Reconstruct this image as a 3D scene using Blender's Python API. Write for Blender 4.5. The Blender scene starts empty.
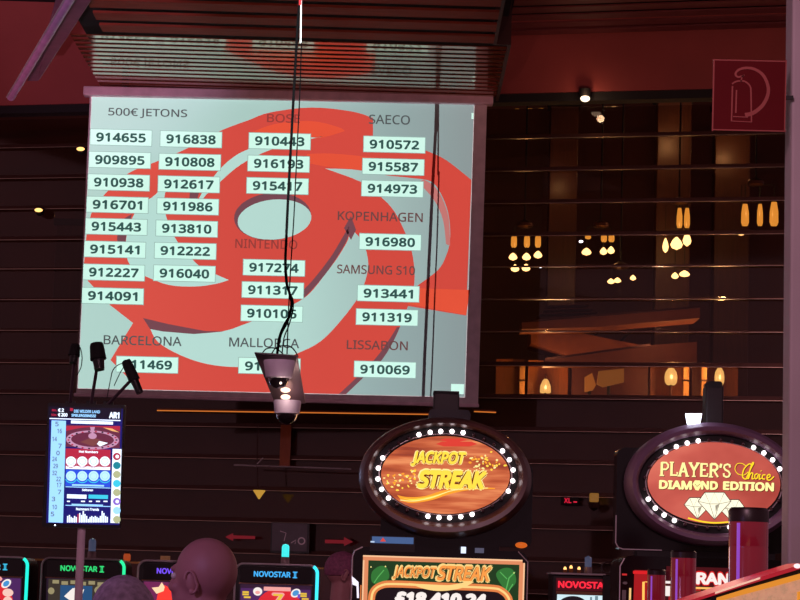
import bpy, math, random
from mathutils import Vector, Matrix
random.seed(7)
SC = bpy.context.scene
COL = SC.collection

# ------------------------------------------------------------------ camera
FPX = 2240.0
EYE = Vector((0, 0, 1.6))
ROLL = 0.030
_p = math.atan(280 / FPX)
FW = Vector((0, math.cos(_p), math.sin(_p)))
_u0 = Vector((0, -math.sin(_p), math.cos(_p)))
_r0 = Vector((1, 0, 0))
RT = _r0 * math.cos(ROLL) + _u0 * math.sin(ROLL)
UP = _u0 * math.cos(ROLL) - _r0 * math.sin(ROLL)
cam = bpy.data.cameras.new('camera')
cam.sensor_width = 36
cam.lens = FPX / 800 * 36
cam.clip_end = 200
camo = bpy.data.objects.new('camera', cam)
COL.objects.link(camo)
camo.matrix_world = Matrix(((RT.x, UP.x, -FW.x, EYE.x), (RT.y, UP.y, -FW.y, EYE.y), (RT.z, UP.z, -FW.z, EYE.z), (0, 0, 0, 1)))
SC.camera = camo

# ------------------------------------------------------------------ view, world, lights
SC.view_settings.view_transform = 'Standard'
SC.view_settings.look = 'None'
SC.view_settings.gamma = 1
SC.view_settings.use_curve_mapping = False
SC.view_settings.exposure = 0
SC.cycles.use_denoising = True
SC.cycles.max_bounces = 8
SC.cycles.sample_clamp_indirect = 4

def lin(c):
    return tuple((v / 255 / 12.92) if v / 255 <= 0.04045 else ((v / 255 + 0.055) / 1.055) ** 2.4 for v in c)

w = bpy.data.worlds.new('casino_dusk')
SC.world = w
w.use_nodes = True
w.node_tree.nodes['Background'].inputs[0].default_value = (1.0, 0.50, 0.62, 1)
w.node_tree.nodes['Background'].inputs[1].default_value = 0.21

def lamp(name, kind, loc, energy, col, size=0.1, aim=None, spot=None, blend=0.5):
    l = bpy.data.lights.new(name, kind)
    l.energy = energy
    l.color = col
    if kind == 'AREA':
        l.size = size
    else:
        l.shadow_soft_size = size
    if kind == 'SPOT':
        l.spot_size = spot
        l.spot_blend = blend
    o = bpy.data.objects.new(name, l)
    COL.objects.link(o)
    o.location = loc
    if aim is not None:
        o.rotation_euler = (Vector(aim) - Vector(loc)).to_track_quat('-Z', 'Y').to_euler()
    return o

PROJ = Vector((-1.04, 2.0, 2.95))
lamp('projector_lamp', 'SPOT', PROJ, 14800, (0.94, 1.0, 0.98), 0.0, (-0.8, 22, 4.9), math.radians(24), 0.0)
lamp('red_fill_upper', 'SPOT', (-3.6, 13, 2.6), 640, (1.0, 0.25, 0.29), 0.03, (-6.0, 24, 8.6), math.radians(46), 0.9)  # unseen fill, added to redden the bulkhead at upper left
lamp('mauve_fill_beam', 'SPOT', (-2.2, 8.0, 2.4), 1500, (0.95, 0.62, 1.0), 0.03, (-2.9, 18.5, 5.9), math.radians(14), 0.7)  # added spot without a fixture, lifts the hanging beam
lamp('red_fill_right', 'SPOT', (2.2, 13, 2.6), 560, (1.0, 0.42, 0.32), 0.03, (3.7, 23, 7.2), math.radians(44), 0.9)  # unseen fill, added to brighten the right bulkhead
lamp('mauve_fill_column', 'SPOT', (0.9, 3.0, 4.4), 42, (1.0, 0.66, 0.74), 0.03, (1.9, 9, 2.6), math.radians(46), 0.8)  # added fill light, tints the column mauve
lamp('purple_fill_heads', 'SPOT', (-2.4, 4.2, 2.6), 62, (0.70, 0.42, 1.0), 0.05, (-0.7, 6.5, 1.5), math.radians(40), 0.8)  # unseen purple fill, added for the heads
lamp('warm_fill_slats', 'SPOT', (-1.0, 13, 2.4), 260, (1.0, 0.45, 0.36), 0.03, (-1.0, 18.8, 6.4), math.radians(40), 0.9)  # added fill from below, warms the ceiling boards
lamp('rose_fill_machines', 'SPOT', (-0.4, 4.0, 5.4), 500, (1.0, 0.52, 0.66), 0.05, (0.6, 12, 2.0), math.radians(60), 0.9)  # added rose fill over machines and heads, no lamp there

# ------------------------------------------------------------------ helpers
def ray(px, py):
    return FW + RT * ((px - 400) / FPX) + UP * ((300 - py) / FPX)

def P(px, py, Y):                      # point at distance Y that the photograph shows at px, py
    d = ray(px, py)
    return EYE + d * (Y / d.y)

GK, GY = 0.25, 23.8                    # glass wall: Y + GK*X = GY
def PG(px, py, off=0.0):
    d = ray(px, py)
    t = (GY + off) / (d.y + GK * d.x)
    return EYE + d * t

def K(Y):
    return (P(401, 300, Y) - P(400, 300, Y)).length

MATS = {}
def mat(name, col, rough=0.5, metal=0.0, spec=0.5, emit=None, strength=0.0, vary=0.12, scale=8.0, ior=None, alpha=None, coat=0.0, stretch=None):
    if name in MATS:
        return MATS[name]
    m = bpy.data.materials.new(name)
    m.use_nodes = True
    nt = m.node_tree
    b = nt.nodes['Principled BSDF']
    c = lin(col)
    tc = nt.nodes.new('ShaderNodeTexCoord')
    mp = nt.nodes.new('ShaderNodeMapping')
    if stretch:
        mp.inputs['Scale'].default_value = stretch
    nz = nt.nodes.new('ShaderNodeTexNoise')
    nz.inputs['Scale'].default_value = scale
    nz.inputs['Detail'].default_value = 3
    rp = nt.nodes.new('ShaderNodeValToRGB')
    rp.color_ramp.elements[0].position = 0.3
    rp.color_ramp.elements[1].position = 0.7
    rp.color_ramp.elements[0].color = tuple(v * (1 - vary) for v in c) + (1,)
    rp.color_ramp.elements[1].color = tuple(min(1, v * (1 + vary)) for v in c) + (1,)
    nt.links.new(tc.outputs['Object'], mp.inputs[0])
    nt.links.new(mp.outputs[0], nz.inputs['Vector'])
    nt.links.new(nz.outputs[0], rp.inputs[0])
    nt.links.new(rp.outputs[0], b.inputs['Base Color'])
    b.inputs['Roughness'].default_value = rough
    b.inputs['Metallic'].default_value = metal
    b.inputs['Specular IOR Level'].default_value = spec
    b.inputs['Coat Weight'].default_value = coat
    if ior:
        b.inputs['IOR'].default_value = ior
    if alpha is not None:
        b.inputs['Alpha'].default_value = alpha
    if emit is not None:
        b.inputs['Emission Color'].default_value = lin(emit) + (1,)
        b.inputs['Emission Strength'].default_value = strength
    MATS[name] = m
    return m

def glow(name, col, strength=1.0, base=(20, 18, 20)):
    return mat('glow_' + name, base, 0.3, emit=col, strength=strength, vary=0.05)

class MB:
    """collects shapes in world coordinates, then links them as one mesh object"""
    def __init__(s):
        s.v, s.f, s.mi, s.mats, s.cur = [], [], [], [], 0
    def use(s, m):
        if m not in s.mats:
            s.mats.append(m)
        s.cur = s.mats.index(m)
        return s
    def add(s, vs, fs):
        n = len(s.v)
        s.v += [Vector(v) for v in vs]
        for f in fs:
            s.f.append([i + n for i in f])
            s.mi.append(s.cur)
        return s
    def box(s, a, b):
        x0, y0, z0 = a
        x1, y1, z1 = b
        vs = [(x0, y0, z0), (x1, y0, z0), (x1, y1, z0), (x0, y1, z0), (x0, y0, z1), (x1, y0, z1), (x1, y1, z1), (x0, y1, z1)]
        return s.add(vs, [(0, 3, 2, 1), (4, 5, 6, 7), (0, 1, 5, 4), (1, 2, 6, 5), (2, 3, 7, 6), (3, 0, 4, 7)])
    def obox(s, o, ax, ay, az):            # box from corner o along three vectors
        o, ax, ay, az = map(Vector, (o, ax, ay, az))
        vs = [o, o + ax, o + ax + ay, o + ay, o + az, o + ax + az, o + ax + ay + az, o + ay + az]
        return s.add(vs, [(0, 3, 2, 1), (4, 5, 6, 7), (0, 1, 5, 4), (1, 2, 6, 5), (2, 3, 7, 6), (3, 0, 4, 7)])
    def rbox(s, x0, x1, z0, z1, y0, y1, r=0.03, n=5):   # box with rounded corners seen from the front
        pts = []
        for cx, cz, a0 in ((x1 - r, z1 - r, 0), (x0 + r, z1 - r, 90), (x0 + r, z0 + r, 180), (x1 - r, z0 + r, 270)):
            for i in range(n + 1):
                a = math.radians(a0 + 90 * i / n)
                pts.append((cx + r * math.cos(a), cz + r * math.sin(a)))
        return s.prismxz(pts, y0, y1)
    def prismxz(s, pts, y0, y1):
        n = len(pts)
        vs = [(x, y0, z) for x, z in pts] + [(x, y1, z) for x, z in pts]
        fs = [list(range(n)), list(range(2 * n - 1, n - 1, -1))] + [(i, i + n, (i + 1) % n + n, (i + 1) % n) for i in range(n)]
        return s.add(vs, fs)
    def tube(s, pts, r, n=8, r1=None, cap=True):
        pts = [Vector(p) for p in pts]
        m = len(pts)
        rings = []
        base = len(s.v)
        vs, fs = [], []
        for i, p in enumerate(pts):
            t = (pts[min(i + 1, m - 1)] - pts[max(i - 1, 0)]).normalized()
            a = t.orthogonal().normalized() if i == 0 else (prev - t * prev.dot(t)).normalized()
            prev = a
            b = t.cross(a)
            rr = r if r1 is None else r + (r1 - r) * i / (m - 1)
            for k in range(n):
                an = 2 * math.pi * k / n
                vs.append(p + a * rr * math.cos(an) + b * rr * math.sin(an))
        for i in range(m - 1):
            for k in range(n):
                fs.append((i * n + k, i * n + (k + 1) % n, (i + 1) * n + (k + 1) % n, (i + 1) * n + k))
        if cap:
            fs.append(list(range(n - 1, -1, -1)))
            fs.append(list(range((m - 1) * n, m * n)))
        return s.add(vs, fs)
    def lathe(s, c, prof, n=20, axis='Z', sx=1.0, sz=1.0):
        """profile (radius, height); axis Z is upright, axis Y points from the front backwards (sx, sz squash the circle)"""
        c = Vector(c)
        m = len(prof)
        vs, fs = [], []
        for r, h in prof:
            for k in range(n):
                a = 2 * math.pi * k / n
                if axis == 'Z':
                    vs.append(c + Vector((r * math.cos(a) * sx, r * math.sin(a), h)))
                else:
                    vs.append(c + Vector((r * math.cos(a) * sx, h, r * math.sin(a) * sz)))
        for i in range(m - 1):
            for k in range(n):
                fs.append((i * n + k, i * n + (k + 1) % n, (i + 1) * n + (k + 1) % n, (i + 1) * n + k))
        if prof[0][0] > 1e-6:
            fs.append(list(range(n - 1, -1, -1)))
        if prof[-1][0] > 1e-6:
            fs.append(list(range((m - 1) * n, m * n)))
        return s.add(vs, fs)
    def ball(s, c, rx, ry=None, rz=None, n=14, m=9, rot=None):
        ry = rx if ry is None else ry
        rz = rx if rz is None else rz
        c = Vector(c)
        vs, fs = [], []
        R = rot or Matrix.Identity(3)
        for i in range(1, m):
            th = math.pi * i / m
            for k in range(n):
                a = 2 * math.pi * k / n
                vs.append(c + R @ Vector((rx * math.sin(th) * math.cos(a), ry * math.sin(th) * math.sin(a), rz * math.cos(th))))
        t = len(vs)
        vs.append(c + R @ Vector((0, 0, rz)))
        vs.append(c + R @ Vector((0, 0, -rz)))
        for i in range(m - 2):
            for k in range(n):
                fs.append((i * n + k, (i + 1) * n + k, (i + 1) * n + (k + 1) % n, i * n + (k + 1) % n))
        for k in range(n):
            fs.append((t, k, (k + 1) % n))
            fs.append((t + 1, (m - 2) * n + (k + 1) % n, (m - 2) * n + k))
        return s.add(vs, fs)
    def torus(s, c, R, r, n=28, m=8, axis='Y', sx=1, sz=1):
        prof = [(R + r * math.cos(2 * math.pi * j / m), r * math.sin(2 * math.pi * j / m)) for j in range(m + 1)]
        c = Vector(c)
        vs, fs = [], []
        for rr, h in prof[:-1]:
            for k in range(n):
                a = 2 * math.pi * k / n
                vs.append(c + (Vector((rr * math.cos(a) * sx, h, rr * math.sin(a) * sz)) if axis == 'Y' else Vector((rr * math.cos(a), rr * math.sin(a), h))))
        for j in range(m):
            j2 = (j + 1) % m
            for k in range(n):
                fs.append((j * n + k, j * n + (k + 1) % n, j2 * n + (k + 1) % n, j2 * n + k))
        return s.add(vs, fs)
    def build(s, name, material=None, parent=None, smooth=False, bevel=0.0):
        me = bpy.data.meshes.new(name)
        off = Vector((0, 0, 0))
        if parent is not None:
            q = parent
            while q is not None:
                off += q.location
                q = q.parent
        me.from_pydata([v - off for v in s.v], [], s.f)
        if material is not None:
            me.materials.append(material)
        else:
            for m in s.mats:
                me.materials.append(m)
            me.polygons.foreach_set('material_index', s.mi)
        if smooth:
            me.polygons.foreach_set('use_smooth', [True] * len(me.polygons))
        me.update()
        o = bpy.data.objects.new(name, me)
        COL.objects.link(o)
        if parent is not None:
            o.parent = parent
        if smooth:
            md = o.modifiers.new('split', 'EDGE_SPLIT')
            md.split_angle = math.radians(40)
        if bevel:
            bv = o.modifiers.new('bevel', 'BEVEL')
            bv.width = bevel
            bv.segments = 2
            bv.limit_method = 'ANGLE'
        return o

_tc = {}
_ft = {}
def face(name):
    if name not in _ft:
        try:
            _ft[name] = bpy.data.fonts.load(bpy.utils.resource_path('LOCAL') + '/datafiles/fonts/' + name)
        except Exception:
            _ft[name] = None
    return _ft[name]
SANS = 'NotoSansHebrew-Regular.woff2'
def glyphs(text, bold=0.0, shear=0.0, spacing=1.0, font=SANS):
    key = (text, bold, shear, spacing, font)
    if key not in _tc:
        cu = bpy.data.curves.new('t', 'FONT')
        cu.body = text
        if font and face(font):
            cu.font = face(font)
        cu.shear = shear
        cu.space_character = spacing
        cu.resolution_u = 3
        cu.fill_mode = 'FRONT'
        o = bpy.data.objects.new('t', cu)
        COL.objects.link(o)
        dg = bpy.context.evaluated_depsgraph_get()
        dg.update()
        me = o.evaluated_get(dg).to_mesh()
        vs = [v.co.copy() for v in me.vertices]
        fs = [list(p.vertices) for p in me.polygons]
        o.evaluated_get(dg).to_mesh_clear()
        bpy.data.objects.remove(o)
        bpy.data.curves.remove(cu)
        x0 = min(v.x for v in vs); x1 = max(v.x for v in vs)
        y0 = min(v.y for v in vs); y1 = max(v.y for v in vs)
        if bold:
            base = [v.copy() for v in vs]
            nb = len(base)
            f0 = list(fs)
            for q in range(8):
                dv = Vector((math.cos(q * math.pi / 4), math.sin(q * math.pi / 4), 0)) * bold
                vs += [v + dv for v in base]
                fs += [[i + nb * (q + 1) for i in f] for f in f0]
            x0 -= bold; x1 += bold; y0 -= bold; y1 += bold
        _tc[key] = ([((v.x - x0) / (x1 - x0), (v.y - y0) / (y1 - y0)) for v in vs], fs)
    return _tc[key]

class Art(MB):
    """flat artwork on a surface at distance Y; shapes are given in the photograph's pixels and lie level in the world"""
    def __init__(s, Y, step=0.0012, rot=ROLL):
        super().__init__()
        s.Y, s.step, s.layer, s.rot, s.fan = Y, step, 0, rot, 0.0
    def pt(s, x, y):
        return P(x, y, s.Y - s.layer * s.step)
    def on(s, m, layer):
        s.use(m)
        s.layer = layer
        return s
    def turn(s, cx, cy, u, v):
        c, d = math.cos(s.rot), math.sin(s.rot)
        return (cx + u * c - v * d, cy + u * d + v * c)
    def poly(s, pts):
        return s.add([s.pt(*p) for p in pts], [list(range(len(pts)))])
    def rect(s, x0, y0, x1, y1):
        cx, cy, w, h = (x0 + x1) / 2, (y0 + y1) / 2, (x1 - x0) / 2, (y1 - y0) / 2
        return s.poly([s.turn(cx, cy, *q) for q in ((-w, -h), (w, -h), (w, h), (-w, h))])
    def ell(s, cx, cy, rx, ry, n=28, tilt=0.0):
        c, d = math.cos(tilt), math.sin(tilt)
        pts = []
        for k in range(n):
            a = 2 * math.pi * k / n
            u, v = rx * math.cos(a), ry * math.sin(a)
            pts.append(s.turn(cx, cy, u * c - v * d, u * d + v * c))
        return s.poly(pts)
    def ring(s, cx, cy, rx, ry, w, n=28, a0=0, a1=360):
        pts = [s.turn(cx, cy, rx * math.cos(math.radians(a0 + (a1 - a0) * k / n)), ry * math.sin(math.radians(a0 + (a1 - a0) * k / n))) for k in range(n + 1)]
        return s.stroke(pts, w)
    def stroke(s, pts, w, w1=None):
        m = len(pts)
        L, R = [], []
        for i in range(m):
            a, b = pts[max(i - 1, 0)], pts[min(i + 1, m - 1)]
            dx, dy = b[0] - a[0], b[1] - a[1]
            q = math.hypot(dx, dy) or 1
            ww = (w if w1 is None else w + (w1 - w) * i / (m - 1)) / 2
            L.append((pts[i][0] - dy / q * ww, pts[i][1] + dx / q * ww))
            R.append((pts[i][0] + dy / q * ww, pts[i][1] - dx / q * ww))
        vs = [s.pt(*p) for p in L + R]
        return s.add(vs, [(i, i + 1, m + i + 1, m + i) for i in range(m - 1)])
    def text(s, t, x0, y0, x1, y1, bold=0.0, shear=0.0, spacing=1.0, font=SANS):
        g, fs = glyphs(t, bold, shear, spacing, font)
        cx, cy, w, h = (x0 + x1) / 2, (y0 + y1) / 2, x1 - x0, y1 - y0
        l0, vs = s.layer, []
        nc = len(g) // 9 if bold else len(g)
        for i, (u, v) in enumerate(g):
            s.layer = l0 + s.fan * (i // max(1, nc))
            vs.append(s.pt(*s.turn(cx, cy, (u - .5) * w, (.5 - v) * h)))
        s.layer = l0
        return s.add(vs, fs)

def curve(pts, n=6, closed=False):         # smooth line through points
    out = []
    m = len(pts)
    rng = range(m) if closed else range(m - 1)
    for i in rng:
        if closed:
            p0, p1, p2, p3 = pts[(i - 1) % m], pts[i], pts[(i + 1) % m], pts[(i + 2) % m]
        else:
            p0, p1, p2, p3 = pts[max(i - 1, 0)], pts[i], pts[i + 1], pts[min(i + 2, m - 1)]
        for k in range(n):
            t = k / n
            out.append(tuple(0.5 * ((2 * b) + (-a + c) * t + (2 * a - 5 * b + 4 * c - d) * t * t + (-a + 3 * b - 3 * c + d) * t ** 3) for a, b, c, d in zip(p0, p1, p2, p3)))
    if not closed:
        out.append(tuple(pts[-1]))
    return out

def tag(o, label, cat, group=None):
    o['label'] = label
    o['category'] = cat
    if group:
        o['group'] = group
    return o

def thing(name, label, cat, loc, group=None):
    o = bpy.data.objects.new(name, None)
    o.empty_display_size = 0.1
    COL.objects.link(o)
    o.location = loc
    return tag(o, label, cat, group)

def struct(o):
    o['kind'] = 'structure'
    return o

# ------------------------------------------------------------------ materials
M_wood = mat('slat_wood', (116, 56, 40), 0.18, 0.0, 0.8, ior=2.1, coat=0.5, vary=0.2, stretch=(0.4, 8, 8))
M_wood.node_tree.nodes['Principled BSDF'].inputs['Specular Tint'].default_value = (1.0, 0.84, 0.64, 1)
M_wood.node_tree.nodes['Principled BSDF'].inputs['Coat Tint'].default_value = (1.0, 0.85, 0.7, 1)
M_board = mat('board_wood', (132, 58, 44), 0.75, spec=0.15, vary=0.2, stretch=(0.5, 8, 8))
M_void = mat('ceiling_void', (16, 9, 10), 0.95)
M_redwall = mat('maroon_paint', (150, 66, 62), 0.6, vary=0.08, scale=2)
M_bronze = mat('bronze_mullion', (74, 44, 36), 0.35, 0.6)
M_steelstrip = mat('glazing_bead', (190, 170, 150), 0.25, 0.9)
M_dark = mat('dark_panel', (104, 62, 58), 0.4, vary=0.2, scale=1.5)
M_black = mat('black_plastic', (20, 17, 20), 0.35)
M_blackg = mat('black_gloss', (12, 10, 13), 0.12)
M_mattblack = mat('matt_black', (10, 9, 10), 0.7)
M_chrome = mat('chrome', (200, 195, 200), 0.15, 1.0)
M_silver = mat('silver_trim', (210, 200, 204), 0.3, 0.25)
M_col = mat('column_paint', (172, 160, 166), 0.6, vary=0.05, scale=3)
M_fabric_border = mat('screen_border', (214, 198, 202), 0.8)
M_housing = mat('screen_housing', (216, 184, 196), 0.5)
M_floor = mat('casino_carpet', (70, 25, 35), 0.95, vary=0.5, scale=3)
M_amber = mat('amber_wood', (150, 84, 40), 0.45, vary=0.2, stretch=(6, 6, 0.5))
M_orange = mat('reflected_soffit', (138, 76, 50), 0.6, vary=0.1)

# ------------------------------------------------------------------ structure
zc = P(290, 92, 22).z                     # height of the slatted ceiling
fl = MB().box((-9, -3, -0.1), (9, 34, 0))
struct(fl.build('floor', M_floor))
struct(MB().box((-9, 5, 7.75), (9, 23.9, 7.9)).build('ceiling', M_void))

# slatted ceiling above the projection screen: fine gloss slats, then wide boards
ceil = thing('slatted_ceiling', 'brown timber slat ceiling panel right above the projection screen', 'ceiling panel', (-1.0, 20, zc))
x0c, x1c = -3.06, 0.90
for i in range(13):
    y = 21.93 - i * 0.168
    MB().box((x0c, y - 0.055, zc), (x1c, y + 0.035, zc + 0.010)).build('fine_slat', M_wood, ceil)
for i in range(7):
    y = 19.56 - i * 0.43
    MB().box((x0c + 0.32, y - 0.14, zc - 0.01), (x1c - 0.13, y + 0.11, zc + 0.012)).build('wide_board', M_board, ceil)
MB().box((x0c, 16, zc + 0.25), (x1c, 22.1, zc + 0.30)).build('backing_panel', M_void, ceil)
MB().box((x1c - 0.13, 16, zc - 0.01), (x1c - 0.10, 19.7, 7.75)).box((x1c - 0.13, 19.7, zc - 0.01), (x1c, 19.73, 7.75)).box((x1c, 19.7, zc - 0.01), (x1c + 0.03, 22.1, 7.75)).build('edge_board', mat('edge_board', (58, 26, 24), 0.7), ceil)
for xx in (x0c + 0.8, x1c - 0.8):
    MB().tube([(xx, 19, zc + 0.3), (xx, 19, 7.75)], 0.02).build('hanger', M_mattblack, ceil)

# bulkhead above the glass
gd = Vector((1, -GK, 0)).normalized()
gn = Vector((-GK, -1, 0)).normalized()      # towards the hall
def gpt(X, z, off=0.0):
    return Vector((X, GY + off - GK * X, z))
zb_r = PG(640, 100).z
zb_l = PG(30, 105).z
zb = (zb_r + zb_l) / 2
XL, XR = -8.5, 7.0
bk = MB().obox(gpt(XL, zb, -0.25), gpt(XR, zb) - gpt(XL, zb), (0, 0.3, 0), (0, 0, 7.75 - zb + 0.5))
struct(bk.build('wall_upper', M_redwall))
tb = MB().obox(gpt(XL, zb - 0.09, -0.22), gpt(XR, zb) - gpt(XL, zb), (0, 0.2, 0), (0, 0, 0.09))
struct(tb.build('trim_1', M_mattblack))
# louvres in front of the bulkhead, right of the slat ceiling
lv = thing('ceiling_louvre', 'dark red louvred ceiling strip above the red bulkhead right of the slats', 'louvre', (3.5, 22, 7.2))
zl = PG(640, 33, -0.3).z
for i in range(6):
    a = gpt(x1c + 0.15, zl, -0.35 - i * 0.31)
    MB().obox(a, gpt(6.6, zl) - gpt(x1c + 0.15, zl), (0, -0.2, 0), (0, 0, 0.015)).build('louvre_slat', mat('louvre', (110, 48, 50), 0.6), lv)
MB().obox(gpt(x1c + 0.1, zl + 0.2, -0.3), gpt(6.7, zl) - gpt(x1c + 0.1, zl), (0, -2.2, 0), (0, 0, 0.03)).build('backing_panel', M_void, lv)

# glass wall: rows of panes between horizontal mullions
M_glass = bpy.data.materials.new('smoked_glass')
M_glass.use_nodes = True
nt = M_glass.node_tree
nt.nodes.clear()
out = nt.nodes.new('ShaderNodeOutputMaterial')
mx = nt.nodes.new('ShaderNodeMixShader')
tr = nt.nodes.new('ShaderNodeBsdfTransparent')
gl = nt.nodes.new('ShaderNodeBsdfGlossy')
fr = nt.nodes.new('ShaderNodeFresnel')
nz = nt.nodes.new('ShaderNodeTexNoise')
rp = nt.nodes.new('ShaderNodeMapRange')
tr.inputs[0].default_value = (0.80, 0.72, 0.66, 1)
gl.inputs[0].default_value = (0.9, 0.85, 0.85, 1)
fr.inputs[0].default_value = 1.45
nz.inputs['Scale'].default_value = 2.0
rp.inputs['To Min'].default_value = 0.02
rp.inputs['To Max'].default_value = 0.08
nt.links.new(nz.outputs[0], rp.inputs[0])
nt.links.new(rp.outputs[0], gl.inputs['Roughness'])
nt.links.new(fr.outputs[0], mx.inputs[0])
nt.links.new(tr.outputs[0], mx.inputs[1])
nt.links.new(gl.outputs[0], mx.inputs[2])
nt.links.new(mx.outputs[0], out.inputs[0])

row_y = [134 + 32.85 * i for i in range(0, 16)]
row_z = [PG(640, y).z for y in row_y]
tops = [zb - 0.09] + row_z
run = gpt(XR, 0) - gpt(XL, 0)
for i in range(len(row_z)):
    z1, z0 = tops[i], row_z[i]
    hh = 0.016 if (i < 4 or i > 6) else 0.006
    wn = MB().obox(gpt(XL, z0 - hh), run, (0, 0.09, 0), (0, 0, 2 * hh))
    wn.obox(gpt(XL, z0 - hh * 1.8, -0.045), run, (0, 0.05, 0), (0, 0, hh * 2.1))
    o = struct(wn.build('window_%d' % (i + 1), M_bronze))
    MB().obox(gpt(XL, z0 - hh * 1.8 - 0.006, -0.05), run, (0, 0.02, 0), (0, 0, 0.006)).build('glazing_bead', M_steelstrip, o)
    MB().obox(gpt(XL, z0 + 0.016, 0.04), run, (0, 0.008, 0), (0, 0, z1 - z0 - 0.032)).build('pane', M_glass, o)
z_low = row_z[-1]
# dark solid panels behind the lower glass rows
zs = PG(640, 396).z
struct(MB().obox(gpt(XL, 0, 0.12), run, (0, 0.1, 0), (0, 0, zs)).build('wall_lower', M_dark))
struct(MB().obox(gpt(XL, 0, -0.02), run, (0, 0.1, 0), (0, 0, z_low)).build('wall_plinth', M_dark))
struct(MB().box((-9, 31, 0), (9, 31.2, 9)).build('wall_back', mat('far_wall', (88, 48, 36), 0.6, vary=0.25, scale=0.7)))
struct(MB().box((-9, 24.6, 8.6), (9, 31.2, 8.8)).build('ceiling_lounge', M_void))

# ------------------------------------------------------------------ projection screen
YS = 22.0
scr = thing('projection_screen', 'large pull-down projection screen showing red swirl emblem and rows of six-digit numbers', 'projection screen', P(285, 395, YS))
f = Art(YS + 0.012)
fr_pts = [(90, 94), (487, 103), (478, 406), (76, 395.5)]
vs = [P(x, y, YS + 0.004) for x, y in fr_pts] + [P(x, y, YS + 0.004) + Vector((0, 0.004, 0)) for x, y in fr_pts]
f.add(vs, [(0, 1, 2, 3), (7, 6, 5, 4), (0, 4, 5, 1), (1, 5, 6, 2), (2, 6, 7, 3), (3, 7, 4, 0)])
f.build('screen_fabric', M_fabric_border, scr)
a, b = P(84, 91.5, YS), P(493, 100.5, YS)
hb = MB().obox(a + Vector((0, -0.07, -0.05)), b - a, (0, 0.14, 0), (0, 0, 0.095))
hb.build('roller_housing', M_housing, scr, bevel=0.015)
for q in (0.1, 0.9):
    pq = a.lerp(b, q)
    MB().box((pq.x - 0.03, pq.y - 0.05, pq.z + 0.04), (pq.x + 0.03, pq.y + 0.05, zc + 0.25)).build('bracket', M_mattblack, scr)
a, b = P(74, 393.5, YS), P(479, 404.5, YS)
MB().obox(a + Vector((0, -0.025, -0.03)), b - a, (0, 0.05, 0), (0, 0, 0.035)).build('bottom_bar', M_housing, scr, bevel=0.008)

# projected picture
def grad_mat(name, stops):
    m = bpy.data.materials.new(name)
    m.use_nodes = True
    n = m.node_tree
    bs = n.nodes['Principled BSDF']
    tc = n.nodes.new('ShaderNodeTexCoord')
    sx = n.nodes.new('ShaderNodeSeparateXYZ')
    mr = n.nodes.new('ShaderNodeMapRange')
    mr.inputs['From Min'].default_value = -2.1
    mr.inputs['From Max'].default_value = 2.0
    rpp = n.nodes.new('ShaderNodeValToRGB')
    e = rpp.color_ramp.elements
    e[0].position, e[0].color = stops[0][0], lin(stops[0][1]) + (1,)
    e[1].position, e[1].color = stops[-1][0], lin(stops[-1][1]) + (1,)
    for p, c in stops[1:-1]:
        q = e.new(p)
        q.color = lin(c) + (1,)
    n.links.new(tc.outputs['Object'], sx.inputs[0])
    n.links.new(sx.outputs[0], mr.inputs[0])
    n.links.new(mr.outputs[0], rpp.inputs[0])
    n.links.new(rpp.outputs[0], bs.inputs['Base Color'])
    bs.inputs['Roughness'].default_value = 0.9
    bs.inputs['Specular IOR Level'].default_value = 0.1
    return m
def paper(name, col):
    return mat(name, col, 0.9, spec=0.1, vary=0.02, scale=2)
PB = grad_mat('picture_background', [(0.0, (182, 216, 208)), (0.45, (170, 203, 197)), (0.75, (150, 172, 172)), (1.0, (138, 148, 150))])
PLt = grad_mat('picture_crescent', [(0.0, (188, 226, 218)), (0.5, (184, 220, 212)), (0.8, (160, 182, 180)), (1.0, (144, 156, 158))])
PR = grad_mat('picture_red', [(0.0, (224, 86, 74)), (0.4, (214, 76, 66)), (1.0, (214, 74, 62))])
PD = paper('picture_dark_rim', (120, 72, 82))
PH = paper('picture_bright_red', (232, 84, 58))
PK = paper('picture_pink_rim', (200, 120, 116))
PW = paper('picture_number_box', (212, 255, 240))
PE = paper('picture_box_edge', (150, 182, 176))
PT = paper('picture_digits', (48, 84, 80))
PHd = paper('picture_heading', (84, 88, 90))
PHm = paper('picture_heading_mixed', (108, 70, 70))
PHr = paper('picture_heading_on_red', (150, 62, 58))
im = Art(YS)
im.on(PB, 0).poly([(92, 97), (474, 104.5), (464.5, 397), (78, 388)])
red = curve([(373, 118), (352, 111.5), (311, 107.5), (270, 112.5), (249, 120), (220, 131), (188, 148), (158, 161), (128, 173.5), (104, 195), (91, 214)], 4) + \
      [(86.5, 235), (84.5, 258), (83.6, 268)] + [(88, 281), (110, 305), (133, 323), (110.5, 360), (128, 378), (138, 389.4)] + \
      curve([(346, 394.2), (364, 377), (381, 361), (392, 344), (400, 327), (408, 306)], 4) + [(466, 315.5), (471.4, 180)] + \
      curve([(471.4, 180), (446, 160), (424, 150), (398, 142), (373, 136)], 4)[1:]
im.on(PR, 1).poly(red)
im.on(PH, 2).poly(curve([(250, 133), (275, 124), (311, 121), (338, 127), (345, 131)], 4) + curve([(345, 131), (325, 137), (310, 137.5), (280, 136), (250, 141)], 4)[1:])
im.poly(curve([(307, 154), (330, 153.5), (360, 156), (394, 160)], 4) + [(394, 169), (362, 170), (325, 166.5), (307, 163)])
im.poly([(412, 288), (470, 290), (466.2, 315), (408, 304)])
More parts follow.
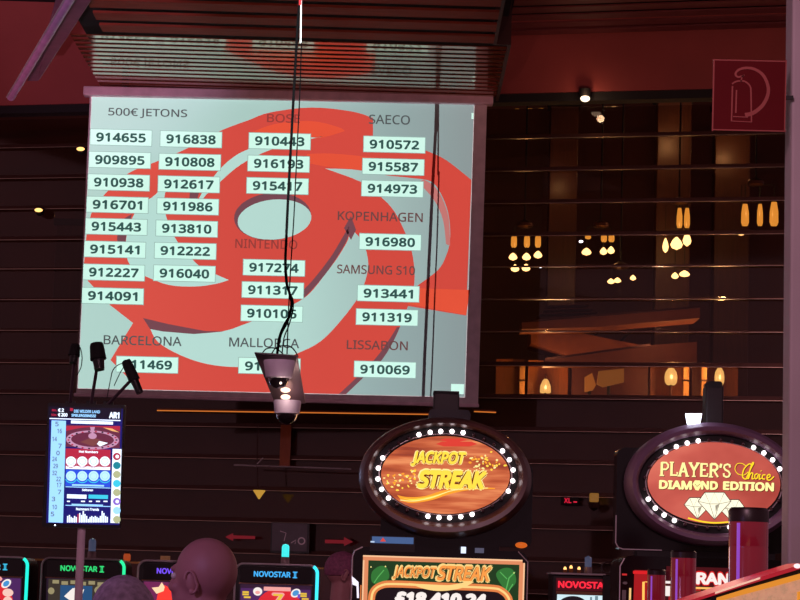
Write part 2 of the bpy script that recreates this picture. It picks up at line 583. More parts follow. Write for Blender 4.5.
# light crescents between the arms
sliver = curve([(325, 136), (300, 138.5), (270, 143), (249, 149), (235, 156), (221, 168), (205, 188), (195, 206)], 4) + \
         curve([(199, 205), (206, 195), (220, 182), (236, 168), (256, 156), (285, 145), (325, 136)], 4)
im.on(PLt, 2).poly(sliver)
im.on(PLt, 2).poly(curve([(170, 178), (156, 194), (140, 206), (131, 221), (126, 240), (127, 258), (133, 268), (145, 276), (169, 285), (195, 286.5), (215, 284), (229, 280)], 4) +
                   curve([(229, 280), (213, 273), (197, 264), (177, 241), (168, 222), (164, 205), (166, 190), (172, 178)], 4)[1:])
im.on(PLt, 2).poly(curve([(325, 168.5), (345, 169), (361, 170.5), (388, 175.5), (412, 178), (432, 182), (443, 198), (449, 217), (450, 240), (446, 256), (438, 270), (419, 284.5), (414, 288)], 4) +
                   curve([(414, 288), (414.5, 270), (411, 248), (404, 230), (394, 211), (381, 197), (361, 182), (325, 168.5)], 4)[1:])
im.on(PK, 3).poly(curve([(424, 179.5), (434, 186), (442, 198), (448.5, 217), (450, 240), (450, 246)], 4) + curve([(446, 244), (443, 220), (434, 200), (418, 182)], 4))
im.on(PLt, 2).poly(curve([(351, 229), (349, 236), (347, 242), (338, 257), (327, 272), (308, 295), (288, 307), (269, 315), (245, 324), (224, 331), (194, 333.5), (163, 331), (150, 328)], 4) +
                   curve([(150, 328), (158, 342), (180, 355), (207, 364), (238, 367), (270, 364), (296, 354), (321, 341), (343, 318), (360, 294), (368, 269), (366, 250), (360, 238), (351, 229)], 4)[1:])
im.on(PD, 3).poly(curve([(349, 232), (345, 244), (327, 272), (308, 294), (300, 300)], 4) + curve([(297, 296), (312, 281), (330, 258), (341, 240), (349, 226)], 4))
im.poly([(143, 318), (168, 324), (205, 331), (224, 331.5), (194, 334), (163, 331.5), (150, 329)])
im.poly(curve([(346, 394), (364, 377), (381, 361), (392, 344), (400, 327)], 4) + curve([(397, 327), (387, 343), (374, 360), (355, 379), (339, 394)], 4))
im.poly([(344, 228), (351, 216), (356, 230), (351, 240)])
im.poly([(190, 190), (201, 186), (197, 200), (192, 207), (189, 203)])
im.poly([(118, 222), (132, 214), (127, 232), (124, 252), (117, 240)])
im.on(PD, 2).ell(272.5, 216.5, 38.5, 23.5, 36, -0.10)
im.on(PLt, 3).ell(274.5, 219.5, 37, 20, 36, -0.12)
im.on(PW, 2).rect(451, 384, 464, 394)
im.on(PW, 2).rect(471.5, 113, 473.5, 119)
im.build('projected_picture', None, scr)

boxes = [('914655', 121, 137.5), ('909895', 119.8, 160), ('910938', 118.7, 182.5), ('916701', 117.4, 204.8), ('915443', 116.3, 226.7), ('915141', 114.8, 249.5),
         ('912227', 113.8, 272.5), ('914091', 112.7, 296), ('916838', 191, 139.3), ('910808', 189.8, 162), ('912617', 188.8, 184.3), ('911986', 187.8, 206.5),
         ('913810', 186.7, 228.7), ('912222', 185.3, 251), ('916040', 184.4, 273.5), ('910443', 279.7, 141.2), ('916193', 278.6, 163.8), ('915417', 277.5, 186),
         ('917274', 274, 267.8), ('911317', 272.8, 290.2), ('910106', 271.8, 313.6), ('91', 269.4, 366), ('910572', 394.4, 144.6), ('915587', 393.3, 166.8),
         ('914973', 392.4, 188.8), ('916980', 390.2, 242), ('913441', 388.3, 293.6), ('911319', 387, 317.3), ('910069', 385, 369.6), ('911469', 147.2, 364.7)]
for t, cx, cy in boxes:
    a = Art(YS, rot=0.024)
    a.on(PE, 4).rect(cx - 31.2, cy - 8.3, cx + 31.2, cy + 8.3)
    a.on(PW, 5).rect(cx - 30.6, cy - 7.7, cx + 30.6, cy + 7.7)
    bo = a.build('number_box', None, scr)
    a = Art(YS, rot=0.024)
    a.fan = 0.15
    a.on(PT, 6)
    if t == '91':
        a.text(t, cx - 24.5, cy - 4.6, cx - 10, cy + 4.6, 0.034, 0, 1.06)
    else:
        a.text(t, cx - 24.8, cy - 4.6, cx + 24.8, cy + 4.6, 0.034, 0, 1.06)
    a.build('number', None, bo)
heads = [('500€ JETONS', 147.7, 113.4, 79, 9.6, PHd), ('BOSE', 283.5, 118.3, 33, 8.6, PHr), ('SAECO', 389.5, 119.6, 41, 9.4, PHd), ('KOPENHAGEN', 380.3, 216.6, 85, 9.2, PHm),
         ('NINTENDO', 266.3, 244, 62, 9.4, PHr), ('SAMSUNG S10', 376, 269.8, 78, 9, PHm), ('BARCELONA', 142.6, 340.6, 78, 9.4, PHd), ('MALLORCA', 264.2, 342.8, 70, 9.4, PHd),
         ('LISSABON', 377.3, 345.2, 61, 9.2, PHm)]
for t, cx, cy, ww, hh, m in heads:
    a = Art(YS, rot=0.024)
    a.fan = 0.15
    a.on(m, 4).text(t, cx - ww / 2, cy - hh / 2, cx + ww / 2, cy + hh / 2, 0.010)
    a.build('heading', None, scr)

# projector whose beam makes the picture: a box with a rectangular opening in front of its lamp
pj = thing('projector', 'black video projector mounted high up throwing the picture onto the screen', 'projector', PROJ + Vector((0, -0.2, -0.1)))
qc = [P(x, y, YS) for x, y in ((91.5, 96.5), (474.5, 104), (465, 397.5), (77.5, 388.5))]
hol = [PROJ + (c - PROJ) * (0.3 / (c.y - PROJ.y)) for c in qc]
ya = PROJ.y + 0.3
oc = [Vector((PROJ.x - 0.22, ya, PROJ.z + 0.16)), Vector((PROJ.x + 0.22, ya, PROJ.z + 0.16)), Vector((PROJ.x + 0.22, ya, PROJ.z - 0.12)), Vector((PROJ.x - 0.22, ya, PROJ.z - 0.12))]
bc = [c + Vector((0, -0.5, 0)) for c in oc]
MB().add(hol + oc + bc, [(0, 1, 5, 4), (1, 2, 6, 5), (2, 3, 7, 6), (3, 0, 4, 7), (4, 5, 9, 8), (5, 6, 10, 9), (6, 7, 11, 10), (7, 4, 8, 11), (8, 9, 10, 11)]).build('projector_case', M_mattblack, pj)
MB().tube([(PROJ.x, PROJ.y, PROJ.z + 0.16), (PROJ.x, PROJ.y, 7.75)], 0.03).build('ceiling_pole', M_mattblack, pj)

# ------------------------------------------------------------------ lounge beyond the glass
def warm(name, loc, e, r=0.04, col=(1.0, 0.55, 0.22)):
    return lamp(name, 'POINT', loc, e, col, r)
G_bulb = glow('bulb', (255, 208, 135), 5.0)
G_streak = glow('tube', (255, 175, 70), 1.2)  # glow for the blurred lamp reflections above the bulbs
G_shade = glow('lampshade', (255, 205, 120), 1.35)
G_white = glow('white_led', (225, 230, 255), 6.0)

YB = 27.0
def pillar(label, x0, x1, y0, y1, Y, m, name='wood_pillar'):
    p0, p1 = P(x0, (y0 + y1) / 2, Y), P(x1, (y0 + y1) / 2, Y)
    zt = P((x0 + x1) / 2, y0, Y).z
    t = thing(name, label, 'pillar', ((p0.x + p1.x) / 2, Y, 0), None)
    MB().box((p0.x, Y, 0), (p1.x, Y + 0.3, zt)).build('shaft', m, t, bevel=0.01)
    MB().box((p0.x - 0.03, Y - 0.03, zt), (p1.x + 0.03, Y + 0.33, zt + 0.08)).build('cap', M_mattblack, t)
    MB().box((p0.x - 0.02, Y - 0.02, 0), (p1.x + 0.02, Y + 0.32, 0.15)).build('base', M_mattblack, t)
    return t
M_pil = mat('lounge_pillar', (78, 44, 30), 0.4, vary=0.25, stretch=(5, 5, 0.3))
pillar('wide reddish wood pillar behind the glass lit amber near its top', 657, 691, 100, 236, 28.4, M_pil)
pillar('narrow wood pillar behind the glass between the two left lamp clusters', 549, 577, 106, 300, 29.0, M_pil)
pillar('brown wood pillar behind the glass partly hidden by the red fire sign', 715, 750, 108, 236, 29.2, M_pil)
pillar('dim brown reflection shaped as a pillar behind the dark glass left of the projection screen', 52, 80, 225, 396, 28.5, M_pil)  # a reflection in the glass, built as a solid pillar
warm('pillar_lamp', P(676, 132, 27.9), 7)
warm('pillar_lamp', P(732, 148, 28.8), 5)
warm('pillar_lamp', P(563, 178, 28.6), 2)

def chandelier(label, hang, streaks, bulbs, Y, energy, whites=()):
    xs = [q[0] for q in streaks + bulbs]
    cx = sum(xs) / len(xs)
    top = P(cx, hang, Y)
    t = thing('chandelier', label, 'chandelier', top, None)
    k = K(Y)
    MB().tube([top, top + Vector((0, 0, 8.6 - top.z))], 0.012).build('rod', M_mattblack, t)
    MB().lathe(top, [(0.06, 0), (0.10, 0.02), (0.10, 0.06), (0.03, 0.10)], 14).build('canopy', M_bronze, t, True)
    for x, y, w, h in streaks:  # blurred reflections of the lamps, built as solid glowing tubes
        c = P(x, y, Y)
        MB().lathe(c - Vector((0, 0, h * k / 2)), [(w * k * .34, 0), (w * k * .5, h * k * .15), (w * k * .48, h * k * .6), (w * k * .3, h * k)], 12).build('reflection_streak', G_streak, t, True)
        MB().tube([c + Vector((0, 0, h * k / 2)), Vector((c.x, c.y, top.z + 0.02)), top + Vector((0, 0, 0.02))], 0.006, 6).build('arm', M_mattblack, t)
    for x, y, w, h in bulbs:
        c = P(x, y, Y)
        MB().lathe(c - Vector((0, 0, h * k / 2)), [(0.001, 0), (w * k * .48, h * k * .18), (w * k * .62, h * k * .45), (w * k * .42, h * k * .8), (w * k * .1, h * k * 1.08)], 12).build('bulb', G_bulb, t, True)
        MB().tube([c + Vector((0, 0, h * k / 2)), Vector((c.x, c.y, top.z)), top], 0.005, 6).build('wire', M_mattblack, t)
    for x, y in whites:
        MB().ball(P(x, y, Y), 2.2 * k, 1.4 * k, 1.4 * k).build('small_spot', G_white, t, True)
    warm('chandelier_lamp', P(cx, hang + 20, Y - 0.25), energy * 0.45, 0.05)
    return t
chandelier('cluster with three amber reflection tubes over two rows of round bulbs, leftmost behind the glass', 228,
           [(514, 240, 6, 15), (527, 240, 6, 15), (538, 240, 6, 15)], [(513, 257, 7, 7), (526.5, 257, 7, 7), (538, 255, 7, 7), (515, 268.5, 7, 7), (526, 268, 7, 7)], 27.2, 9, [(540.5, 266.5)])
chandelier('lamp cluster with two amber reflection tubes over three round bulbs, second from the screen', 228,
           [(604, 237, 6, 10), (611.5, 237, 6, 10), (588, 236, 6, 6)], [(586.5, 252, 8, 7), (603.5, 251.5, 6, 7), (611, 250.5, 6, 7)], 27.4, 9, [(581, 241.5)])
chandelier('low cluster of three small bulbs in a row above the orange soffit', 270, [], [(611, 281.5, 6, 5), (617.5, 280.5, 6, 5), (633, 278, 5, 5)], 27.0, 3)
chandelier('cluster of flame-shaped bulbs under two tall amber reflection tubes in front of the wide pillar', 205,
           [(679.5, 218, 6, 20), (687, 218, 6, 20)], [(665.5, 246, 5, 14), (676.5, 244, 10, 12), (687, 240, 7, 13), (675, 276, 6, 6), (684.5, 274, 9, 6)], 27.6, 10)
chandelier('lamp cluster with three tall amber reflection tubes right beside the mauve column', 186,
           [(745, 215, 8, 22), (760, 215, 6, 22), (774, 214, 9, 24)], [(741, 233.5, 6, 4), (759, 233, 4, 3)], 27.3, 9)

# ceiling canopies mirrored in the glass, built as solid slabs beyond it
def slab(label, pts, Y, d, bx=(.48, .66)):
    k = P(pts[0][0], pts[0][1], Y)
    t = thing('reflected_soffit', label, 'soffit', k, None)
    q = [P(x, y, Y) for x, y in pts]
    n = len(q)
    MB().add(q + [p + Vector((0.0, d, 0)) for p in q], [list(range(n)), list(range(2 * n - 1, n - 1, -1))] + [(i, i + n, (i + 1) % n + n, (i + 1) % n) for i in range(n)]).build('soffit_slab', M_orange, t)
    a, b = q[0], q[1]
    MB().obox(a + Vector((0, -0.02, -0.01)), b - a, (0, 0.05, 0), (0, 0, 0.025)).build('edge_strip', M_bronze, t)
    zz = max(p.z for p in q) - 0.05 if len(bx) == 1 else sum(p.z for p in q) / n
    for xx in bx:
        xx = q[0].x + xx * (max(p.x for p in q) - q[0].x)
        MB().tube([(xx, Y + d * .9, zz), (xx, 30.99, zz)], 0.02).build('bracket', M_mattblack, t)
    return t
slab('upper orange-brown reflected soffit slab behind the glass, narrow and rising to the right', [(522, 322), (700, 307), (700, 318), (640, 323), (600, 327), (522, 329)], 26.3, 0.6)
slab('middle orange-brown reflected soffit wedge behind the glass under the narrow slab', [(531, 331), (578, 332.5), (640, 345), (575, 358), (531, 343)], 27.1, 0.8, (.6, .85))
slab('lower orange-brown reflected soffit slab behind the glass above the lounge lamps', [(545, 359.5), (650, 345), (697, 342), (697, 362), (610, 362.5), (545, 363)], 25.9, 0.6, (.68,))
for i, (x0, x1, y) in enumerate(((548, 590, 306), (544, 594, 310), (540, 598, 314), (536, 602, 318))):
    a, b = P(x0, y, 26.6), P(x1, y - 1.5, 26.6)
    tag(MB().obox(a, b - a, (0, 0.5, 0), (0, 0, 0.012)).build('grille_slat', M_bronze),
        ['topmost', 'second from the top', 'third from the top', 'lowest'][i] + ' of four thin grille slats above the narrow orange soffit', 'slat', 'grille slats over the soffit')
warm('soffit_fill', P(560, 352, 25.2), 5, 0.05, (1.0, 0.55, 0.32))  # unseen point light, added to warm the slabs
warm('soffit_fill', P(660, 330, 25.3), 6, 0.05, (1.0, 0.55, 0.32))  # second added light for the slabs, no fixture

# lounge wall seen through the clear row, with lamps and boards
k27 = K(26.8)
def wallpiece(label, x0, x1, m, Y=27.2):
    a, b = P(x0, 380, Y), P(x1, 380, Y)
    return tag(MB().box((a.x, Y, 0.0), (b.x, Y + 0.1, P(600, 362, Y).z)).build('wall_board', m), label, 'wall board', 'lounge wall boards')
wallpiece('tan wall board left of the bottle-shaped lamp, next to the projection screen', 496, 524, M_amber, 27.6)
wallpiece('orange wall board directly behind the bottle-shaped lamp', 528, 568, M_amber)
wallpiece('dark wall board behind the two tilted tan panels', 572, 648, M_dark)
wallpiece('orange wall board directly behind the round lamp', 650, 690, M_amber)
wallpiece('tan wall board between the round lamp and the lamp behind the black cap', 692, 738, M_amber, 27.5)
for x, lab in ((522, 'slim tan post by the left end of the lounge, left of the bottle-shaped lamp'), (686, 'slim tan post just right of the round lamp'), (704, 'slim tan post left of the lamp behind the black cap')):
    c = P(x, 380, 27.0)
    t = thing('lounge_post', lab, 'post', (c.x, 27.0, 0))
    MB().box((c.x - 0.03, 26.95, 0), (c.x + 0.03, 27.05, P(x, 363, 27).z)).build('shaft', mat('tan_post', (190, 140, 84), 0.5), t)
    MB().box((c.x - 0.04, 26.93, c.z - 0.02), (c.x + 0.04, 27.07, c.z)).build('band', M_bronze, t)

def table_lamp(label, x, y, w, h, Y, prof):
    k = K(Y)
    c = P(x, y, Y)
    t = thing('table_lamp', label, 'lamp', Vector((c.x, Y, c.z - h * k / 2 - 0.35)))
    b = c - Vector((0, 0, h * k / 2))
    MB().lathe(b, [(r * w * k / 2, z * h * k) for r, z in prof], 18).build('lamp_shade', G_shade, t, True)
    MB().lathe(b - Vector((0, 0, 0.35)), [(0.09, 0), (0.09, 0.02), (0.02, 0.04), (0.015, 0.35)], 14).build('base', M_bronze, t, True)
    MB().tube([b + Vector((0, 0, h * k)), b + Vector((0, 0, h * k + 0.06))], 0.012).build('finial', M_bronze, t)
    tb = MB().box((c.x - 0.12, Y - 0.12, b.z - 0.39), (c.x + 0.12, Y + 0.12, b.z - 0.35))
    tb.tube([(c.x, Y, 0), (c.x, Y, b.z - 0.39)], 0.03)
    tag(tb.build('side_table', M_dark), 'dark lounge side table under ' + label, 'table', 'lounge side tables')
    warm('table_lamp_light', c + Vector((0, -0.15, 0.0)), 15.0, 0.05)
    return t
table_lamp('glowing bottle-shaped lounge lamp behind the glass', 545.5, 386, 11, 14, 26.9, [(0.9, 0), (1, .08), (.95, .5), (.6, .85), (.3, 1)])
table_lamp('glowing round lounge lamp behind the glass', 671, 376.5, 13, 17, 26.9, [(.6, 0), (.9, .15), (1, .45), (.85, .75), (.5, .95), (.3, 1)])
table_lamp('glowing oval lounge lamp half hidden by a black cap', 719.5, 377, 10, 18, 26.9, [(.6, 0), (.95, .25), (1, .5), (.85, .78), (.4, 1)])
for lab, pts in (('small tan tilted panel left of the larger tilted panel in the lounge', [(585, 377), (592, 373), (596, 385), (593, 390), (585, 392)]),
                 ('larger tan tilted panel right of the small one in the lounge', [(599, 371), (624, 368.5), (624, 382), (603, 387), (597, 384)])):
    yp_ = 26.95 if 'small tan' in lab else 26.7
    q = [P(x, y, yp_) for x, y in pts]
    n = len(q)
    pt_ = thing('tilted_panel', lab, 'panel', Vector((q[0].x, yp_ + .05, 0)), 'tilted lounge panels')
    xm = sum(p.x for p in q) / n
    MB().tube([(xm, yp_ + .09, 0.02), (xm, yp_ + .09, min(p.z for p in q) + 0.05)], 0.02).lathe((xm, yp_ + .09, 0), [(0.12, 0), (0.12, 0.02), (0.02, 0.03)], 14).build('stand', M_mattblack, pt_)
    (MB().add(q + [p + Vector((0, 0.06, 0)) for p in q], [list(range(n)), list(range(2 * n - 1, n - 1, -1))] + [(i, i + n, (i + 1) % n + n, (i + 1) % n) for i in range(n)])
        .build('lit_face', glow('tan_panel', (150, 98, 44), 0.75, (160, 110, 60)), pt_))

# amber light strip under the projection screen, fixed to a mullion
for x0, y0, x1, y1, lab in ((157, 410.5, 434, 414.5, 'long amber light strip on the dark glass wall just below the projection screen'), (474, 411.5, 496, 412.5, 'short amber light strip right of the black sign post')):
    a, b = PG(x0, y0, -0.09), PG(x1, y1, -0.09)
    t = thing('light_strip', lab, 'light strip', a)
    MB().obox(a + Vector((0, 0, -0.005)), b - a, (0, 0.05, 0), (0, 0, 0.03)).build('profile', mat('strip_profile', (120, 60, 30), 0.4), t)
    MB().obox(a + Vector((0, -0.006, -0.006)), b - a, (0, 0.006, 0), (0, 0, 0.012)).build('diffuser', glow('amber_strip', (255, 140, 56), 0.6), t)

# little lamps on / behind the left glass
for x, y, lab in ((81, 149.5, 'small warm spot lamp beside the top left corner of the projection screen'), (39, 210.5, 'small warm spot lamp on the dark glass far left')):
    c = PG(x, y, -0.12)
    t = thing('wall_spot', lab, 'spot lamp', c)
    MB().lathe(c, [(0.02, -0.03), (0.045, -0.02), (0.05, 0.08), (0.02, 0.12)], 12, 'Y').build('lamp_can', M_mattblack, t, True)
    MB().ball(c + Vector((0, -0.03, 0)), 0.045, 0.02, 0.022).build('lens', glow('warm_lens', (255, 190, 110), 2.2), t, True)
c = PG(585, 97.5, -0.32)
t = thing('ceiling_downlight', 'bright downlight at the lower edge of the red bulkhead', 'downlight', c)
MB().lathe(c + Vector((0, 0, -0.01)), [(0.05, 0), (0.06, 0.02), (0.06, 0.10)], 14).build('lamp_can', M_mattblack, t, True)
MB().ball(c + Vector((0, -0.02, -0.015)), 0.05, 0.05, 0.035).build('lens', glow('downlight', (255, 225, 190), 2.5), t, True)
warm('downlight_light', c + Vector((0, -0.15, -0.05)), 1.6, 0.04, (1.0, 0.6, 0.35))

# hanging lamp seen at the dark lower glass
c = PG(258, 466, -0.5)
t = thing('pendant_lamp', 'pendant with a long thin crossbar and a small yellow shade on the dark glass', 'pendant lamp', c)
s0, s1 = PG(234, 465, -0.5), PG(351, 469, -0.5)
MB().tube([s0, s1], 0.008, 6).build('crossbar', M_silver, t)
MB().tube([PG(257, 464, -0.5), PG(263, 458, -0.5)], 0.007, 6).build('brace', M_silver, t)
MB().tube([PG(258, 425, -0.5), PG(257, 462, -0.5), PG(258, 488, -0.5)], 0.006, 6).build('cord', M_bronze, t)
kq = K(24)
MB().lathe(PG(259, 499, -0.5), [(0.008, 0), (3.2 * kq, 4 * kq), (6 * kq, 8 * kq), (5.6 * kq, 8.6 * kq), (1, 9 * kq)][:4], 14).build('shade', glow('yellow_shade', (200, 150, 60), 0.9), t, True)
c = PG(594, 502, -0.3)
t = thing('wall_lamp', 'dim yellow wall lamp with a dark bowl on the glass between the two oval signs', 'wall lamp', c)
MB().box((c.x - 0.045, c.y - 0.04, c.z), (c.x + 0.045, c.y + 0.04, c.z + 0.09)).build('shade', glow('dim_yellow', (140, 95, 40), 0.8), t, bevel=0.01)
MB().lathe(c - Vector((0, 0, 0.09)), [(0.01, 0), (0.05, 0.03), (0.06, 0.085)], 12).build('bowl', M_bronze, t, True)
a = PG(286, 425, -0.08); b = PG(285.5, 466, -0.08)
tag(MB().box((a.x - 0.055, a.y - 0.02, b.z), (a.x + 0.055, a.y + 0.05, a.z)).build('wood_batten', mat('lit_batten', (175, 88, 40), 0.5)), 'short upright orange-brown wood batten below the dome cameras', 'batten')

# red arrow signs
for pts, lab in (([(225, 537), (233, 533), (233, 535.3), (255, 536), (255, 539), (233, 538.6), (233, 541)], 'red arrow sign pointing left above the bald head'),
                 ([(325, 539.5), (344, 540), (344, 537), (353, 541.8), (344, 546), (344, 543.6), (325, 543.2)], 'red arrow sign pointing right beside the dark-framed jackpot cabinet')):
    q = [PG(x, y, -0.10) for x, y in pts]
    n = len(q)
    t = thing('arrow_sign', lab, 'sign', q[0], 'red arrow signs')
    MB().add(q + [p + Vector((0, 0.02, 0)) for p in q], [list(range(n)), list(range(2 * n - 1, n - 1, -1))] + [(i, i + n, (i + 1) % n + n, (i + 1) % n) for i in range(n)]).build('arrow_plate', glow('red_arrow', (140, 30, 40), 0.5, (90, 20, 30)), t)
    x0 = min(p.x for p in q); x1 = max(p.x for p in q)
    MB().box((x0, q[0].y + 0.03, q[0].z - 0.01), (x1, q[0].y + 0.08, q[0].z + 0.01)).build('back_rail', M_mattblack, t)

# dim display on the lower wall
t = thing('wall_display', 'dim grey-purple square display on the dark wall behind the cyan candle lamp', 'display', PG(290, 538, -0.1))
YD = PG(290, 538, -0.14).y
a = Art(YD)
a.on(mat('dim_display', (64, 48, 58), 0.4, emit=(52, 36, 44), strength=0.3), 0).rect(272, 523.5, 307, 551)
a.on(mat('dim_display_art', (150, 120, 130), 0.4, emit=(110, 84, 94), strength=0.6), 1).ring(301.5, 541, 3.2, 3.2, 1.3)
a.stroke([(280, 531), (286, 533), (284, 541)], 0.8).stroke([(291, 543), (296, 540), (295, 544)], 0.9)
a.build('display_panel', None, t)
p0, p1 = P(290, 538, YD), K(YD)
MB().box((p0.x - 19 * p1, YD + 0.004, p0.z - 15 * p1), (p0.x + 19 * p1, YD + 0.05, p0.z + 15 * p1)).build('frame', M_black, t)
t = thing('led_sign', 'tiny red LED letters on the dark glass between the two oval signs', 'sign', PG(569, 501, -0.1))
YD = PG(569, 501, -0.12).y
a = Art(YD)
a.on(glow('red_led', (220, 30, 60), 1.0), 1).text('XL', 564, 498, 571.5, 503, 0.02).rect(573.5, 501.3, 577, 502.6)
a.build('led_letters', None, t)
p0, p1 = P(570, 501, YD), K(YD)
MB().box((p0.x - 9 * p1, YD + 0.004, p0.z - 4 * p1), (p0.x + 9 * p1, YD + 0.04, p0.z + 4 * p1)).build('casing', M_mattblack, t)

# ------------------------------------------------------------------ hanging beam at the upper left
a, b = P(11, 97, 20.0), P(74, -8, 16.2)
t = thing('ceiling_beam', 'slanting lavender metal beam hanging from the ceiling in the upper left corner', 'beam', a)
d = (b - a).normalized()
sd = d.cross(Vector((0, 0, 1))).normalized()
ex = b + d * 2.0
MB().tube([a + d * 0.0, a + d * 0.02, ex], 0.038, 12).build('round_bar', mat('lavender_metal', (200, 146, 196), 0.5, 0.0), t, True)
MB().tube([a + sd * 0.034 + Vector((0, -0.018, -0.009)), ex + sd * 0.034 + Vector((0, -0.018, -0.009))], 0.008, 6).build('bright_edge', M_silver, t)
p = [P(27, 81, 20.6), P(38, 81, 20.6), P(92, -2, 17.2), P(56, -2, 17.2), P(46, 34, 18.6)]
MB().add(p + [q + Vector((0, 0.1, 0.04)) for q in p], [(0, 1, 2, 3, 4), (9, 8, 7, 6, 5)] + [(i, i + 5, (i + 1) % 5 + 5, (i + 1) % 5) for i in range(5)]).build('side_plate', mat('mauve_plate', (132, 66, 100), 0.7), t)
for q in (0.80, 0.95):
    c = a.lerp(ex, q)
    MB().tube([c + Vector((0, 0.03, 0)), Vector((c.x, c.y + 0.03, 7.75))], 0.008).build('suspension_wire', M_mattblack, t)
# ------------------------------------------------------------------ column with the fire extinguisher sign
YC = 9.0
xc = P(783.2, 300, YC + 0.16).x
struct(MB().box((xc, YC, 0), (xc + 0.62, YC + 0.16, 7.75)).build('column', M_col, bevel=0.012))
YF = YC - 0.03
t = thing('fire_extinguisher_sign', 'square dark red fire extinguisher sign with pale outline on the mauve column', 'sign', P(750, 95, YF))
a = Art(YF, 0.0012, 0.022)
sr = mat('sign_red', (92, 12, 18), 0.6, spec=0.1, vary=0.05)
so = mat('sign_outline', (158, 84, 80), 0.6, spec=0.1, vary=0.05)
a.on(sr, 0).rect(712.5, 60, 786, 131)
a.on(so, 1)
for q in ((712.5, 60, 786, 61.2), (712.5, 129.8, 786, 131), (712.5, 60, 714, 131), (784.8, 60, 786, 131)):
    a.rect(*q)
a.on(so, 2)
a.stroke(curve([(732, 84), (735, 82), (739, 81), (745, 81.5), (750, 86), (751, 92)], 5) + [(751.5, 122), (731.5, 121), (732.5, 86)], 1.6)
a.stroke([(733, 116.5), (748, 117.2)], 1.0).stroke([(736.5, 90), (735.8, 113)], 1.5)
a.stroke(curve([(744, 75.5), (738, 77), (735.5, 74), (738.5, 70), (745, 68), (754, 69), (763, 75), (768, 86), (767.5, 96), (762, 106), (753, 113), (745, 115)], 5), 1.6, 4.2)
a.stroke([(741, 82), (742, 76.5), (744.5, 75)], 1.3)
a.build('sign_face', None, t)
p0, k = P(749.3, 95.5, YF), K(YF)
MB().box((p0.x - 36.8 * k, YF + 0.0005, p0.z - 35.7 * k), (p0.x + 36.8 * k, YF + 0.012, p0.z + 35.7 * k)).build('sign_board', mat('sign_back', (150, 110, 112), 0.5), t)
MB().box((p0.x + 30 * k, YF + 0.012, p0.z - 0.008), (xc + 0.004, YC, p0.z + 0.008)).build('bracket', M_black, t)

# ------------------------------------------------------------------ hanging dome camera rig
YR = 10.0
top = P(299.5, -20, YR)
t = thing('dome_camera_rig', 'pair of dome cameras on a tilted steel plate hanging from a thin black rod', 'security camera', P(283, 357, YR))
pr = P(290, 262, YR)
rod = [Vector((P(300, -20, YR).x, YR, 7.75)), P(299.3, 2, YR), P(296.5, 45, YR), P(292.3, 120, YR), P(288, 200, YR), P(285.4, 258, YR)] + [P(x, y, YR) for x, y in curve([(285.4, 262), (286.4, 282), (291.5, 302), (288, 320), (280.5, 335), (277, 355)], 4)]
MB().tube(rod, 0.0062, 8).build('rod', mat('rod_black', (6, 5, 6), 0.95, spec=0.05), t, True)
MB().tube([P(301.6, -30, YR - .01), P(300.6, 43, YR - .01)], 0.0032, 8).build('white_conduit', mat('white_pvc', (225, 225, 225), 0.4), t, True)
MB().tube([P(300.6, -30, YR - .014), P(300.2, 5, YR - .014)], 0.0058, 8).build('red_sleeve', mat('red_tape', (205, 30, 36), 0.4), t, True)
for pts in ([(301.6, 40), (299.5, 100), (297, 150), (294, 215), (291, 262), (289, 300), (287, 354)],
            [(285.4, 255), (288, 286), (293.5, 303), (290, 322), (284, 338), (282, 355)],
            [(289, 316), (283, 326), (278, 340), (277.5, 353)],
            [(262, 354), (266, 349), (274, 348), (281, 352), (284, 356)],
            [(271, 355), (277, 347), (289, 346), (295, 351), (298, 357)]):
    MB().tube([P(x, y, YR - 0.004) for x, y in curve(pts, 4)], 0.0030, 6).build('cable', mat('rod_black', (6, 5, 6), 0.95, spec=0.05), t, True)
M_rod = mat('rod_black', (6, 5, 6), 0.95, spec=0.05)
steel = mat('camera_plate', (150, 132, 140), 0.32, 0.75)
q = [P(255, 354.5, YR), P(297.5, 357.5, YR), P(305.5, 404, YR + 0.10), P(274, 401, YR + 0.10)]
MB().add(q + [p + Vector((0, 0.012, 0.004)) for p in q], [(0, 1, 2, 3), (7, 6, 5, 4), (0, 4, 5, 1), (1, 5, 6, 2), (2, 6, 7, 3), (3, 7, 4, 0)]).build('mounting_plate', steel, t)
MB().obox(q[0] + Vector((0, -0.03, 0)), q[1] - q[0], (0, 0.045, 0), (0, 0, 0.008)).build('plate_flange', mat('dark_steel', (70, 60, 66), 0.4, 0.6), t)
M_camw = mat('camera_white', (196, 186, 204), 0.45)
M_smoke = mat('smoked_dome', (22, 18, 22), 0.05, coat=1.0, spec=0.8)
k = K(YR)
for x, y0, rt, rb, h, dy in ((279.5, 360.5, 15.8, 12.8, 17, -0.075), (287.5, 400.5, 13.8, 12.2, 13, -0.0)):
    c = P(x, y0, YR + dy)
    hs = MB().lathe(c, [(rt * k * .96, 0), (rt * k, -1.5 * k), (rb * k * 1.02, -h * k), (rb * k * .85, -h * k - .003)], 24).build('camera_housing', M_camw, t, True)
    cc = c - Vector((0, 0, h * k))
    MB().lathe(cc, [(10.6 * k, 0), (10.2 * k, -3 * k), (8.4 * k, -7 * k), (5 * k, -10.0 * k), (0.0005, -11.2 * k)], 24).build('smoked_dome', M_smoke, hs, True)
    MB().torus(cc - Vector((0, 0, 0.001)), 10.8 * k, 0.5 * k, axis='Z').build('dome_ring', M_chrome, hs, True)
    MB().box((c.x - 0.035, c.y + 0.02, c.z - 0.035), (c.x + 0.035, YR + 0.09, c.z - 0.002)).build('mount_arm', steel, hs)
